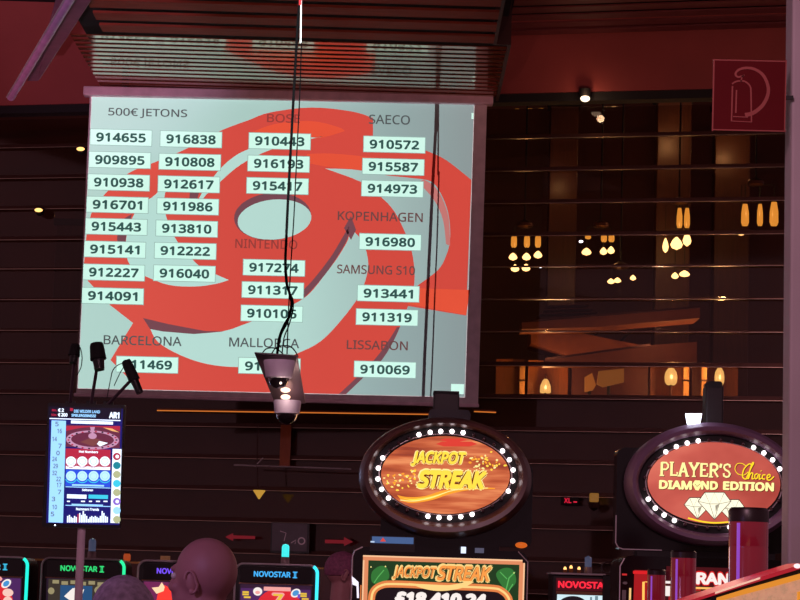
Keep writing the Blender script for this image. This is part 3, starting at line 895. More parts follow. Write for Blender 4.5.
for y in (390, 397):
    c = P(285.5, y, YR + 0.03)
    MB().ball(c, 0.022, 0.012, 0.012).build('reflection_glint', glow('rig_glint', (255, 205, 180), 2.4), t, True)  # glowing beads stand for reflections on the shiny plate
lamp('rig_fill_light', 'POINT', P(285, 394, YR - 0.14), 0.35, (1.0, 0.75, 0.62), 0.02)  # added point light around the reflection beads, no lamp there

# ------------------------------------------------------------------ portrait display on a pole, with three small spotlights on top
YD = 13.5
k = K(YD)
c = P(83.5, 466, YD)
foot = Vector((P(83, 580, YD).x, YD + 0.05, 0))
t = thing('roulette_display', 'portrait roulette results screen glowing blue and white on a slim pole', 'display', foot)
MB().rbox(c.x - 38.5 * k, c.x + 38.5 * k, c.z - 61 * k, c.z + 62 * k, YD + 0.004, YD + 0.06, 0.012).build('bezel', M_black, t)
A = Art(YD)
wh = glow('disp_white', (225, 238, 255), 1.5); nav = glow('disp_navy', (18, 22, 110), 1.1); ltb = glow('disp_lightblue', (150, 206, 255), 1.35)
blu = glow('disp_blue', (40, 80, 225), 1.1); drk = glow('disp_dark', (16, 14, 40), 0.8); wred = glow('disp_red', (190, 40, 70), 1.0); wine = glow('disp_wine', (110, 44, 70), 1.0)
pnk = glow('disp_pink', (205, 150, 185), 1.0); cyn = glow('disp_cyan', (60, 205, 235), 1.1); tel = glow('disp_teal', (20, 140, 160), 1.0); oli = glow('disp_olive', (190, 195, 150), 1.0)
vio = glow('disp_violet', (150, 110, 220), 1.0); org = glow('disp_orange', (255, 190, 120), 1.0); gry = glow('disp_grey', (120, 140, 175), 0.9)
A.on(nav, 0).rect(48, 407.5, 121, 524)
A.on(drk, 1).rect(48.5, 407.5, 121.5, 418.5)
A.on(wred, 2).text('Min.', 52, 409, 57, 411.4, .03).text('Max.', 51.5, 413.5, 57, 416, .03).rect(70, 408, 73, 411)
A.on(wh, 2).text('€ 2', 58, 408.3, 64, 412, .05).text('€ 200', 58, 413, 67.5, 416.6, .05).text('AR1', 109, 412, 119.5, 418.5, .06)
A.on(ltb, 2).text('DIE WILDER LAND', 74, 410, 100, 413, .03).text('SPIELERGEBNISSE', 71.5, 414.2, 96, 417, .04)
A.on(wh, 2).rect(49.5, 419, 120.5, 420).rect(71, 421, 113, 424)
A.on(ltb, 2).rect(50, 420.5, 64.5, 522.5)
nums = [('5', 57, 424), ('16', 59, 431), ('14', 54, 439), ('7', 60, 446), ('0', 58, 453), ('24', 54, 459), ('29', 55, 466), ('32', 54, 473), ('22', 58, 479), ('17', 58.5, 485), ('7', 59.5, 492), ('3', 53.5, 499), ('10', 54, 507), ('5', 52.5, 514)]
A.on(gry, 3)
for n_, x, y in nums:
    A.text(n_, x - 1.8, y - 2.4, x + 1.8 + (1.2 if len(n_) > 1 else 0), y + 2.4, .03)
A.on(wine, 2).rect(66, 425.5, 120, 447.5)
A.on(wred, 3).poly(curve([(66, 431), (80, 428), (94, 427), (108, 428), (120, 431)], 3) + [(120, 426), (66, 426)])
A.on(org, 4).poly([(103, 427.5), (112, 428.5), (119.5, 432.5), (112, 431)])
A.on(pnk, 4).ell(92.5, 440, 26.5, 9.5)
A.on(wine, 5).ell(92.5, 439.6, 21.5, 7.4)
A.on(pnk, 6)
for i in range(22):
    an = 2 * math.pi * i / 22
    A.on(wred if i % 2 else drk, 5).ell(92.5 + 24 * math.cos(an), 440 + 8.5 * math.sin(an), 1.2, 0.8, 6)
A.on(glow('disp_brown', (130, 70, 70), 1.0), 6).poly([(80, 442), (92.5, 437), (106, 442), (92.5, 446)])
A.on(pnk, 7).ell(92.5, 436, 4.2, 3).poly([(90, 427), (95, 427), (93, 435), (92, 435)])
A.on(wh, 7).poly([(99, 441), (108, 443), (100, 446.5), (97, 444)])
A.on(wred, 2).rect(65.5, 449, 110.5, 459)
A.on(glow('disp_rose', (205, 120, 140), 1.0), 2).rect(65.5, 459, 110.5, 469.5)
A.on(wh, 3).text('Hot Numbers', 79, 450.5, 98, 453, .04).rect(66, 466.5, 110, 469.5)
A.on(blu, 2).rect(65.5, 470, 110.5, 486.5)
for i in range(4):
    x = 71 + i * 11.3
    A.on(wh, 4).ell(x, 461.3, 5.0, 4.8)
    A.on(ltb, 5).ring(x, 461.3, 3.2, 3.0, 0.6, 18)
    A.on(wred, 3).ring(x, 462.5, 5.4, 5.0, 1.0, 18, 20, 160)
    A.on(glow('disp_ice', (190, 235, 250), 1.15), 4).ell(x, 476, 5.0, 5.0)
    A.on(ltb, 5).ring(x, 476, 3.2, 3.2, 0.6, 18)
    A.on(cyn, 3).ring(x, 477.5, 5.6, 5.2, 0.9, 18, 20, 160)
A.on(ltb, 3).rect(72, 484.5, 104, 486.2).rect(65.5, 487, 110.5, 487.8).rect(65.5, 505.5, 110.5, 506.3)
A.on(wh, 3).text('Sektoren', 82, 488.7, 93, 491.2, .04).rect(67, 494.5, 86.5, 498.5).rect(67, 500.7, 70, 502).rect(81, 500.7, 85, 502).rect(89, 500.7, 92, 502).rect(96, 500.7, 100, 502).rect(103.5, 500.7, 107.5, 502)
A.on(cyn, 3).rect(88.5, 494.8, 108, 498.8)
A.on(ltb, 3).rect(71.5, 504.2, 103, 505.4)
A.on(wh, 3).text('Nummern Trends', 76, 507.8, 99, 510.6, .04)
random.seed(3)
hts = [6, 7, 5, 4, 6, 5, 8, 9, 7, 11, 8, 6, 3, 5, 6, 5, 6, 5, 4, 6, 11, 9, 6, 5]
for i, h in enumerate(hts):
    A.on(wh if i != 6 else wred, 3).rect(67 + i * 1.72, 522 - h, 68.3 + i * 1.72, 522.5)
A.on(wh, 2).rect(111.5, 449, 120.5, 523)
for i, m in enumerate((wred, tel, oli, cyn, oli, vio, ltb, oli)):
    y = 456.5 + i * 9.0
    A.on(m, 3).ell(116.8, y, 3.8, 3.7)
    if i in (0, 5):
        A.on(wh, 4).ell(117.2, y, 1.8, 1.8)
A.build('screen', None, t)
MB().ball(P(55, 525.2, YD), 0.004).build('standby_light', G_white, t)
z0 = c.z - 61 * k
MB().tube([(c.x - 0.0, YD + 0.05, 0.02), (c.x, YD + 0.05, z0 + 0.05)], 0.0245, 14).build('pole', mat('pole_metal', (236, 212, 230), 0.35, 0.0), t, True)
MB().lathe((c.x, YD + 0.05, 0), [(0.26, 0), (0.26, 0.015), (0.05, 0.03), (0.03, 0.06)], 28).build('base_plate', M_black, t, True)
lamp('display_light', 'AREA', c + Vector((0, -0.10, 0)), 2.2, (0.55, 0.62, 1.0), 0.4, c + Vector((0, -3, 0)))
# spotlights
def spotlamp(label, head, tail, foot_px, wires, w=0.05):
    h, e = P(*head, YD - 0.02), P(*tail, YD - 0.05)
    f_ = P(*foot_px, YD + 0.075)
    t = thing('small_spotlight', label, 'spotlight', f_, 'small spotlights above the display')
    MB().tube([f_, (h + e) / 2 + Vector((0, 0.03, 0))], 0.010, 8).build('stem', mat('stem_metal', (90, 70, 84), 0.4, 0.6), t, True)
    d = (e - h).normalized()
    L = (e - h).length
    MB().tube([h, h + d * 0.02, h + d * (L * 0.6)], w * .75, 14, w).build('lamp_head', M_mattblack, t, True)
    MB().tube([h + d * (L * 0.6), e], w * .72, 14, w * .62).build('lamp_barrel', M_black, t, True)
    MB().box((f_.x - 0.03, f_.y, f_.z - 0.05), (f_.x + 0.03, f_.y + 0.02, f_.z + 0.02)).build('clamp', M_black, t)
    for wr in wires:
        MB().tube([P(x, y, YD + 0.0) for x, y in curve(wr, 4)], 0.003, 5).build('wire', M_mattblack, t)
spotlamp('black spotlight at the very edge of the projection screen, leftmost of three', (75.5, 345), (73, 363), (70, 404.5), [[(80, 347), (82, 356), (81, 367), (77, 375)]], 0.036)
spotlamp('upright black spotlight on a straight stem, middle of three above the display', (96.5, 343.5), (99.5, 370), (91, 404.5), [])
spotlamp('tilted black spotlight with a looping wire, rightmost of three above the display', (126, 361), (140, 393), (108, 404.5),
         [[(127, 364), (120, 364), (113, 370), (110, 382), (107, 398)], [(125, 365), (120, 373), (114, 386)]], 0.036)

# ------------------------------------------------------------------ slot machines with a lit rounded frame
def cabinet(label, cx, ytop, led, txt, art, Y=15.5, group='slot machines in the back row', candle=None, has_candle=True):
    """cx, ytop: middle of the top edge in the photograph"""
    k = K(Y)
    c = P(cx, ytop, Y)
    W = 40.5 * k
    t = thing('slot_machine', label, 'slot machine', Vector((c.x, Y + 0.25, 0)), group)
    MB().rbox(c.x - W, c.x + W, 0.55, c.z, Y + 0.02, Y + 0.50, 8 * k).build('upper_cabinet', M_black, t)
    MB().box((c.x - W, Y - 0.12, 0.0), (c.x + W, Y + 0.50, 0.6)).build('lower_cabinet', M_black, t, bevel=0.02)
    MB().box((c.x - W * .95, Y - 0.30, 0.72), (c.x + W * .95, Y + 0.04, 0.80)).build('button_deck', M_blackg, t, bevel=0.015)
    def arc(x0, z0, a0, a1, r, n=6):
        return [(x0 + r * math.cos(math.radians(a0 + (a1 - a0) * i / n)), z0 + r * math.sin(math.radians(a0 + (a1 - a0) * i / n))) for i in range(n + 1)]
    r = 8 * k
    yy = Y + 0.01
    trim = [(c.x - W, c.z - 60 * k)] + arc(c.x - W + r, c.z - r, 180, 90, r) + arc(c.x + W - r, c.z - r, 90, 60, r, 2)
    MB().tube([(x, yy, z) for x, z in trim], 0.0075, 8).build('silver_trim', M_silver, t, True)
    ledp = arc(c.x + W - r, c.z - r, 60, 0, r) + [(c.x + W, c.z - 30 * k), (c.x + W, c.z - 62 * k)]
    MB().tube([(x, yy, z) for x, z in ledp], 0.011, 8).build('light_edge', led, t, True)
    A = Art(Y)
    ro = ROLL
    def q(dx, dy):
        return (cx + dx * math.cos(ro) - dy * math.sin(ro), ytop + dx * math.sin(ro) + dy * math.cos(ro))
    def rect(m, l, x0, y0, x1, y1):
        p = q((x0 + x1) / 2, (y0 + y1) / 2)
        A.on(m, l).rect(p[0] - (x1 - x0) / 2, p[1] - (y1 - y0) / 2, p[0] + (x1 - x0) / 2, p[1] + (y1 - y0) / 2)
    def text(m, l, s_, x0, y0, x1, y1, b=0.03, **kw):
        p = q((x0 + x1) / 2, (y0 + y1) / 2)
        A.on(m, l).text(s_, p[0] - (x1 - x0) / 2, p[1] - (y1 - y0) / 2, p[0] + (x1 - x0) / 2, p[1] + (y1 - y0) / 2, b, **kw)
    def ell(m, l, x, y, rx, ry=None, **kw):
        p = q(x, y)
        A.on(m, l).ell(p[0], p[1], rx, ry or rx, **kw)
    rect(M_blackg, 0, -36, 2.5, 36, 19)
    text(txt, 2, 'NOVOSTAR', -22.5, 7, 14.5, 12.8, 0.035)
    text(txt, 2, 'II', 17.5, 7, 20.3, 12.8, 0.05)
    rect(txt, 2, 16.6, 6.6, 21.2, 7.6)
    rect(txt, 2, 16.6, 12.2, 21.2, 13.2)
    rect(glow('screen_base_dim', (40, 26, 44), 0.8), 0, -36, 20, 36, 62)
    art(rect, text, ell, A, q)
    A.build('front_screen', None, t)
    MB().box((c.x - W * .9, Y + 0.006, c.z - 20 * k), (c.x + W * .9, Y + 0.016, c.z - 18.6 * k)).build('divider', mat('copper_trim', (150, 105, 80), 0.35, 0.7), t)
    if has_candle:
        px = q(8.5, 0)
        b = P(px[0], px[1], Y + 0.2)
        b.z = c.z
        cd = MB().lathe(b, [(0.030, 0), (0.030, 0.05), (0.026, 0.055)], 14).build('candle_lamp', mat('candle_base', (150, 130, 130), 0.3, 0.5), t, True)
        MB().lathe(b + Vector((0, 0, 0.055)), [(0.026, 0), (0.026, 0.07), (0.018, 0.085), (0.0005, 0.09)], 14).build('candle_lens', candle or mat('candle_glass', (110, 130, 160), 0.15, coat=0.8, emit=(60, 76, 104), strength=0.55), cd, True)
    return t
S = lambda n, c, e=1.0: glow('art_' + n, c, e)
a_red, a_pink, a_gold, a_white, a_blue, a_purple = S('red', (225, 40, 50)), S('pink', (245, 165, 160)), S('gold', (235, 195, 60)), S('white', (250, 240, 235)), S('blue', (70, 150, 215)), S('purple', (80, 40, 100), 0.9)
def art_fruit(rect, text, ell, A, q):
    rect(a_purple, 1, -35, 21, 35, 62)
    rect(S('plum', (54, 26, 56), .8), 2, -35, 21, 35, 24.5)
    ell(a_red, 3, 4, 46, 24, 22)
    ell(a_white, 4, -18, 27.5, 4.6, 4.2)
    ell(a_pink, 5, -18, 28.5, 2.4, 1.6)
    rect(a_pink, 5, -12, 22.5, 15, 26.5)
    ell(a_white, 4, 20, 28, 5.2, 4.0, tilt=-0.6)
    ell(a_blue, 5, 20, 28, 3.6, 2.6, tilt=-0.6)
    text(a_pink, 6, '7', -4, 28, 9, 40, 0.07)
    text(a_gold, 7, '7', -2.5, 29.5, 7.5, 39, 0.03)
    for sx in (-30, 28):
        for yy in (28.5, 30.8, 33.6):
            rect(a_gold, 5, sx - 3.2 + (yy > 33) * 1.5, yy - .9, sx + 3.2 + (yy > 33) * 2, yy + .9)
    rect(S('violetbox', (120, 80, 200)), 5, 22, 29, 24.5, 33)
    ell(a_pink, 4, -16, 41, 5, 4)
    rect(S('dark', (30, 10, 20), .8), 6, -8, 40.5, 12, 43)
def art_red(rect, text, ell, A, q):
    rect(a_purple, 1, -35, 21, 35, 62)
    ell(a_red, 3, 0, 46, 28, 24)
    ell(a_white, 4, 20.5, 26.5, 5.5, 3.8, tilt=-0.7)
    ell(a_blue, 5, 20.5, 26.5, 3.6, 2.5, tilt=-0.7)
    ell(a_pink, 4, 12, 22, 4.5, 2.6)
    ell(S('cream', (250, 205, 190)), 4, 22.5, 35.5, 5.4, 4.0)
    ell(S('cream', (250, 205, 190)), 4, 22.5, 43.5, 4.6, 4.0)
def art_money(rect, text, ell, A, q):
    rect(S('khaki_dark', (66, 58, 50), .8), 1, -34, 21, 34, 62)
    for i in range(7):
        rect(S('khaki', (170, 158, 118), .8), 2, -30 + i * 9, 22 + (i % 2), -23.5 + i * 9, 25.5 + (i % 2))
    ell(S('khaki', (170, 158, 118), .8), 2, -31, 33, 3.2, 3.4)
    rect(S('sea', (40, 84, 130), .9), 2, -22, 27, 10, 45)
    A.on(a_white, 3).poly([q(-18, 38), q(-10, 30), q(-2, 28), q(-6, 36), q(2, 30), q(-2, 44), q(-12, 42)])
    ell(S('khaki', (170, 158, 118), .8), 3, 20, 31, 8, 5)
def art_dark(rect, text, ell, A, q):
    rect(S('plum2', (120, 40, 90), .9), 1, -35, 21, 35, 62)
    A.on(S('flame', (250, 60, 50), 1.1), 3).poly([q(-22, 40), q(-20, 28), q(-14, 24), q(-8, 27), q(-6, 40), q(-8, 48), q(-16, 50)])
    A.on(S('flame_light', (255, 215, 170), 1.1), 4).poly([q(-27, 27), q(-20, 26), q(-17, 21), q(-14, 26), q(-15, 30), q(-22, 33)])
    ell(a_gold, 3, 10, 36, 10, 8)
L_cyan, L_green, L_violet = glow('led_teal', (30, 235, 205), 1.4), glow('led_green', (40, 230, 150), 1.3), glow('led_violet', (120, 80, 240), 1.0)
L_blue = glow('led_cyan', (60, 220, 245), 1.5)
cabinet('slot machine with a teal light edge, cut off by the left side of the photo', -13.5, 556.5, L_cyan, glow('txt_cyan', (60, 190, 230), 1.0), art_red)
cabinet('slot machine with green light edge and green lettering behind the display pole', 83.2, 558.8, L_green, glow('txt_green', (50, 220, 120), 1.0), art_money)
cabinet('slot machine with violet lettering mostly hidden by the bald head', 179.5, 561.5, glow('led_dim_violet', (70, 60, 110), 0.5), glow('txt_violet', (120, 80, 245), 1.1), art_dark, has_candle=False)
cabinet('slot machine with cyan light edge, blue lettering and a lit cyan candle lamp', 276.5, 564.5, L_blue, glow('txt_blue', (70, 180, 250), 1.0), art_fruit, candle=glow('candle_cyan', (60, 225, 225), 1.2))

# shelf with small boxes behind the back row
p = P(160, 561.5, 16.6)
xa, xb = P(-120, 561, 16.6).x, P(336, 566, 16.6).x
zt = P(131, 561.5, 16.6).z
t = thing('back_shelf', 'dark shelf with a thin gold front edge behind the row of slot machines', 'shelf', ((xa + xb) / 2, 16.7, 0))
MB().box((xa, 16.6, 0), (xb, 16.95, zt - 0.012)).build('shelf_body', M_dark, t)
MB().box((xa, 16.585, zt - 0.014), (xb, 16.96, zt)).build('gold_edge', mat('gold_edge', (200, 150, 80), 0.35, 0.6), t)
def jar(label, x, y, w, h, m, Y=16.75, zb_=None, cat='ornament'):
    k = K(Y)
    c = P(x, y, Y)
    z = zt if zb_ is None else zb_
    t = thing('shelf_ornament', label, cat, Vector((c.x, Y, z)))
    MB().lathe((c.x, Y, z), [(w * k * .38, 0), (w * k * .5, h * k * .2), (w * k * .5, h * k * .7), (w * k * .34, h * k * .85)], 12).build('body', m, t, True)
    MB().lathe((c.x, Y, z + h * k * .85), [(w * k * .36, 0), (w * k * .36, h * k * .15)], 12).build('lid', M_bronze, t, True)
jar('small glowing orange ornament on the shelf just right of the green light edge', 127, 557, 7, 9, glow('amber_jar', (175, 70, 30), 0.8))
tag(MB().box((P(161, 556, 16.7).x, 16.66, zt), (P(169.5, 556, 16.7).x, 16.76, zt + 6.5 * K(16.7))).build('small_box', mat('tan_box', (200, 150, 100), 0.6, emit=(120, 84, 54), strength=0.25)), 'small tan box on the shelf left of the bald head', 'box')

# far slot machine with red lettering
Y = 17.5
k = K(Y)
c = P(578, 573, Y)
t = thing('slot_machine', 'far slot machine with glowing red lettering over a white screen', 'slot machine', Vector((c.x, Y + 0.2, 0)), 'slot machines in the back row')
MB().box((c.x - 25 * k, Y + 0.01, 0), (c.x + 25 * k, Y + 0.45, c.z - 2 * k)).build('upper_cabinet', M_black, t, bevel=0.01)
MB().box((c.x - 27 * k, Y - 0.03, c.z - 2 * k), (c.x + 27 * k, Y + 0.45, c.z)).build('top_trim', M_silver, t, bevel=0.004)
MB().box((c.x - 24 * k, Y - 0.3, 0.74), (c.x + 24 * k, Y + 0.05, 0.82)).build('button_deck', M_blackg, t)
A = Art(Y)
A.on(glow('red_header', (70, 6, 16), 1.0), 0).rect(556, 578.5, 604, 591)
A.on(glow('red_letters', (250, 40, 60), 1.3), 1).text('NOVOSTAR', 558, 581.5, 610, 588.5, 0.035)
A.on(mat('copper_trim', (150, 105, 80), 0.35, 0.7), 0).rect(556, 591.5, 604, 594.5)
A.on(glow('icy_screen', (205, 230, 238), 1.1), 0).rect(556.5, 595, 602, 640)
A.on(glow('dark_dome', (30, 24, 34), 0.6), 1).ell(573, 606, 15, 10)
A.on(glow('grey_bits', (120, 150, 160), 0.9), 1).rect(590, 597, 592, 603).rect(595, 596, 598, 602)
A.build('front_screen', None, t)
MB().box((P(602, 585, Y).x, Y - 0.06, 0.8), (P(609.5, 585, Y).x, Y - 0.02, c.z - 0.01)).build('corner_post', M_blackg, t, bevel=0.004)
b = P(588, 572, Y + 0.2)
b.z = c.z
cd = MB().lathe(b, [(0.032, 0), (0.032, 0.05)], 14).build('candle_lamp', mat('candle_base', (150, 130, 130), 0.3, 0.5), t, True)
MB().lathe(b + Vector((0, 0, 0.05)), [(0.028, 0), (0.028, 0.075), (0.0005, 0.09)], 14).build('candle_lens', mat('candle_glass', (110, 130, 160), 0.15, coat=0.8, emit=(60, 76, 104), strength=0.55), cd, True)
for x, h, lab in ((565, 5, 'short tealight left of two others on top of the far red-lettered slot machine'), (571, 7, 'brightest tealight on top of the far red-lettered slot machine'), (579, 5.5, 'tealight right beside the candle lamp of the far red-lettered slot machine')):
    q = P(x, 571, Y + 0.12)
    q.z = c.z
    e = thing('tealight', lab, 'candle', q, 'tealights on the far slot machine')
    MB().lathe(q, [(0.014, 0), (0.018, h * k * .6), (0.017, h * k * .62)], 12).build('holder', mat('amber_glass', (150, 90, 40), 0.2), e, True)
    MB().ball(q + Vector((0, 0, h * k * .75)), 0.012, 0.012, 0.018).build('flame', glow('flame_small', (255, 190, 110), 2.0), e, True)
q = P(607, 569, Y + 0.15)
tag(MB().torus((q.x, Y + 0.15, c.z + 6.2 * k), 5.4 * k, 0.8 * k).build('ring_ornament', mat('dark_ring', (70, 44, 46), 0.4)), 'dim ring-shaped ornament at the right end of the far slot machine top', 'ornament')
# ------------------------------------------------------------------ oval jackpot signs
M_bezel = mat('smoky_bezel', (84, 54, 50), 0.42, 0.0, coat=0.25, vary=0.3, scale=5)
M_bezel2 = mat('mauve_bezel', (118, 90, 116), 0.5, 0.0, coat=0.15, vary=0.15, scale=4)
G_led = glow('bulb_white', (255, 236, 240), 4.0)
M_unlit = mat('unlit_bulb', (70, 48, 54), 0.2, coat=0.6)
def oval_sign(t, cx, cy, Y, disp, bulbs, bez, lit, m_bez, depth, nb=32, tilt=-0.07, off=(0, 0)):
    """disp, bulbs, bez: radii in pixels of the lit face, the bulb ring and the outer rim"""
    k = K(Y)
    c = P(cx, cy, Y)
    # rim: swept profile between the bulb ring and the outer edge
    n, vs, fs = 56, [], []
    prof = [(0.0, 0.003), (0.10, -0.022), (0.3, -0.045), (0.6, -0.05), (0.88, -0.02), (1.0, 0.03), (1.0, depth), (0.0, depth)]
    ir = (bulbs[0] + 4.5, bulbs[1] + 4.5)
    co = P(cx + off[0], cy + off[1], Y)
    for f_, h in prof:
        for i in range(n):
            a = 2 * math.pi * i / n
            u = (ir[0] * (1 - f_) + bez[0] * f_) * math.cos(a) * k
            v = (ir[1] * (1 - f_) + bez[1] * f_) * math.sin(a) * k
            m_ = c.lerp(co, f_)
            vs.append((m_.x + u, Y + h, m_.z + v))
    m = len(prof)
    for j in range(m - 1):
        for i in range(n):
            fs.append((j * n + i, j * n + (i + 1) % n, (j + 1) * n + (i + 1) % n, (j + 1) * n + i))
    MB().add(vs, fs).build('oval_rim', m_bez, t, True)
    # dark bulb channel and back
    MB().lathe(c, [(0.001, 0.004), (ir[0] * k, 0.004), (ir[0] * k, depth), (0.001, depth)], n, 'Y', 1.0, ir[1] / ir[0]).build('bulb_channel', M_mattblack, t, True)
    MB().torus(c, (disp[0] + 1.2) * k, 0.7 * k, 48, 6, 'Y', 1.0, (disp[1] + 1.2) / (disp[0] + 1.2)).build('face_trim', M_silver, t, True)
    # bulbs evenly spaced along the ring, starting at the top
    path = [(bulbs[0] * math.sin(2 * math.pi * j / 720 + tilt), -bulbs[1] * math.cos(2 * math.pi * j / 720 + tilt)) for j in range(721)]
    cum = [0.0]
    for j in range(720):
        cum.append(cum[-1] + math.hypot(path[j + 1][0] - path[j][0], path[j + 1][1] - path[j][1]))
    spots, j = [], 0
    for i in range(nb):
        while cum[j] < cum[-1] * i / nb:
            j += 1
        spots.append(path[j])
    on = {min(range(nb), key=lambda i: (spots[i][0] - (lx - cx)) ** 2 + (spots[i][1] - (ly - cy)) ** 2) for lx, ly in lit}
    for i, (u, v) in enumerate(spots):
        r_ = 2.35 * k if i in on else 2.0 * k
        MB().ball(P(cx + u, cy + v, Y - 0.006), r_, 0.010, r_, 12, 7).build('bulb', G_led if i in on else M_unlit, t, True)
    return c, k

def glowtex(name, stops, scale, strength=1.0, noise=3.0):
    m = bpy.data.materials.new('glow_' + name)
    m.use_nodes = True
    n = m.node_tree
    bs = n.nodes['Principled BSDF']
    tc = n.nodes.new('ShaderNodeTexCoord')
    mp = n.nodes.new('ShaderNodeMapping')
    mp.inputs['Scale'].default_value = scale
    nz_ = n.nodes.new('ShaderNodeTexNoise')
    nz_.inputs['Scale'].default_value = noise
    nz_.inputs['Detail'].default_value = 3
    r_ = n.nodes.new('ShaderNodeValToRGB')
    e = r_.color_ramp.elements
    e[0].position, e[0].color = stops[0][0], lin(stops[0][1]) + (1,)
    e[1].position, e[1].color = stops[-1][0], lin(stops[-1][1]) + (1,)
    for p_, c_ in stops[1:-1]:
        e.new(p_).color = lin(c_) + (1,)
    n.links.new(tc.outputs['Object'], mp.inputs[0])
    n.links.new(mp.outputs[0], nz_.inputs['Vector'])
    n.links.new(nz_.outputs[0], r_.inputs[0])
    n.links.new(r_.outputs[0], bs.inputs['Emission Color'])
    bs.inputs['Emission Strength'].default_value = strength
    bs.inputs['Base Color'].default_value = (0.02, 0.02, 0.02, 1)
    bs.inputs['Roughness'].default_value = 0.3
    return m

YJ = 11.0
kJ = K(YJ)
cJ = P(444, 560, YJ)
t = thing('jackpot_machine', 'tall jackpot slot machine with orange oval sign, ring of white bulbs and gold-framed screen', 'slot machine', Vector((cJ.x, YJ + 0.25, 0)))
oval_sign(t, 445.5, 474.5, YJ, (64.5, 39), (68, 43.3), (86, 60), [(382, 456), (378, 466.5), (378, 477), (381.5, 488), (388.5, 496.5), (419.5, 434), (430.5, 432), (441, 431), (452, 432), (463, 433), (502, 452.5), (509, 461), (513, 471), (513, 482.5), (508, 492), (427, 515.5), (438, 517.5), (449, 518), (460, 517), (471, 515)], M_bezel, 0.12, off=(0, 3))
A = Art(YJ, 0.0016, 0.02)
o_bg = glowtex('sign_streaks', [(0.3, (150, 58, 32)), (0.45, (190, 86, 46)), (0.55, (212, 108, 64)), (0.68, (240, 146, 92))], (0.9, 1, 9), 1.0, 3.2); o_lt = glow('sign_orange_light', (226, 126, 72), 1.0); o_dk = glow('sign_orange_dark', (156, 56, 34), 1.0); o_rd = glow('sign_red', (225, 60, 44), 1.0)
gold = glow('sign_gold', (255, 214, 70), 1.15); gold2 = glow('sign_gold_pale', (255, 236, 150), 1.1); brn = glow('sign_brown', (120, 44, 18), 0.9); gord = glow('sign_gold_orange', (250, 160, 40), 1.1)
A.on(o_bg, 0).ell(445.5, 475, 64.5, 39, 48)
def clipstripe(m, l, y, h, x0=-1.0, x1=1.0, taper=0.0):
    for yy in (y,):
        w_ = 64 * math.sqrt(max(0, 1 - (max(abs(yy - h), abs(yy + h)) / 39) ** 2))
        a0, a1 = 445.5 + max(-w_, x0 * 64), 445.5 + min(w_, x1 * 64)
        A.on(m, l).poly([(a0, 475 + yy), (a0 + 6, 475 + yy - h), (a1 - 6, 475 + yy - h), (a1, 475 + yy), (a1 - 8, 475 + yy + h), (a0 + 8, 475 + yy + h)])
clipstripe(o_rd, 1, -31, 2.4, -0.15, 0.5)
clipstripe(o_rd, 1, -35, 1.6, -0.1, 0.4)
random.seed(5)
for i in range(95):
    if i % 2:
        u = random.random()
        x, y = 382 + u * 34 , 478 + random.uniform(-3 - 6 * u, 2 + 11 * (1 - abs(u - .5) * 1.4))
    else:
        u = random.random()
        x, y = 470 + u * 37, 461 + random.uniform(-10 * u - 4, 6 + 6 * u)
    if ((x - 445.5) / 62) ** 2 + ((y - 475) / 37) ** 2 < 1:
        A.on(random.choice((gold, gold2, gord)), 3).ell(x, y, random.uniform(0.7, 1.9), random.uniform(0.5, 1.3), 6, tilt=random.uniform(-1, 1))
A.on(gord, 3).poly(curve([(397, 495), (408, 497), (425, 496), (445, 490), (470, 487), (495, 488)], 5) + curve([(495, 489), (470, 490), (450, 494), (432, 500), (412, 503), (402, 501)], 5))
A.on(gold, 4).poly(curve([(399, 497), (412, 499), (430, 496.5), (446, 492)], 4) + curve([(446, 493), (430, 499), (413, 501)], 4))
A.on(gold2, 5).stroke(curve([(400, 500), (415, 501), (433, 497), (455, 490), (488, 488)], 4), 0.8)
def streak(A, x0, y0, x1, y1, l=6):                     # slanted two-line title
    w_, h = x1 - x0, y1 - y0
    A.on(gold2, l).text('JACKPOT', x0 - 1, y0 - 1, x0 + w_ * 0.74, y0 + h * .42, 0.12, 0.25)
    A.on(brn, l + 1).text('JACKPOT', x0, y0, x0 + w_ * .73, y0 + h * .40, 0.09, 0.25)
    A.on(gold, l + 2).text('JACKPOT', x0, y0, x0 + w_ * .73, y0 + h * .40, 0.042, 0.25)
    A.on(gold2, l).text('STREAK', x0 + w_ * .06, y0 + h * .46, x1 + 1, y1 + 1, 0.13, 0.25)
    A.on(brn, l + 1).text('STREAK', x0 + w_ * .08, y0 + h * .5, x1, y1, 0.10, 0.25)
    A.on(gold, l + 2).text('STREAK', x0 + w_ * .08, y0 + h * .5, x1, y1, 0.055, 0.25)
streak(A, 411, 451.5, 487, 489)
A.build('sign_face', None, t)
# black carrier behind the oval and the neck above it
pl = lambda px, py: P(px, py, YJ)
q0, q1 = pl(452, 500), pl(534, 500)
MB().rbox(q0.x - 70 * kJ, q1.x, pl(490, 546).z, pl(490, 462).z, YJ + 0.125, YJ + 0.30, 0.03).build('sign_carrier', M_blackg, t)
MB().box((pl(434, 400).x, YJ + 0.12, pl(447, 424).z), (pl(460, 400).x, YJ + 0.26, pl(447, 391).z)).build('neck_post', mat('neck_black', (20, 8, 11), 0.55), t, bevel=0.008)
MB().rbox(pl(429, 414).x, pl(471, 414).x, pl(450, 424).z, pl(450, 408).z, YJ + 0.10, YJ + 0.28, 0.02).build('neck_collar', mat('collar_navy', (20, 15, 26), 0.6), t)
MB().box((pl(434, 388).x, YJ + 0.115, pl(447, 391.5).z), (pl(460, 388).x, YJ + 0.265, pl(447, 389).z)).build('neck_cap', M_mattblack, t)
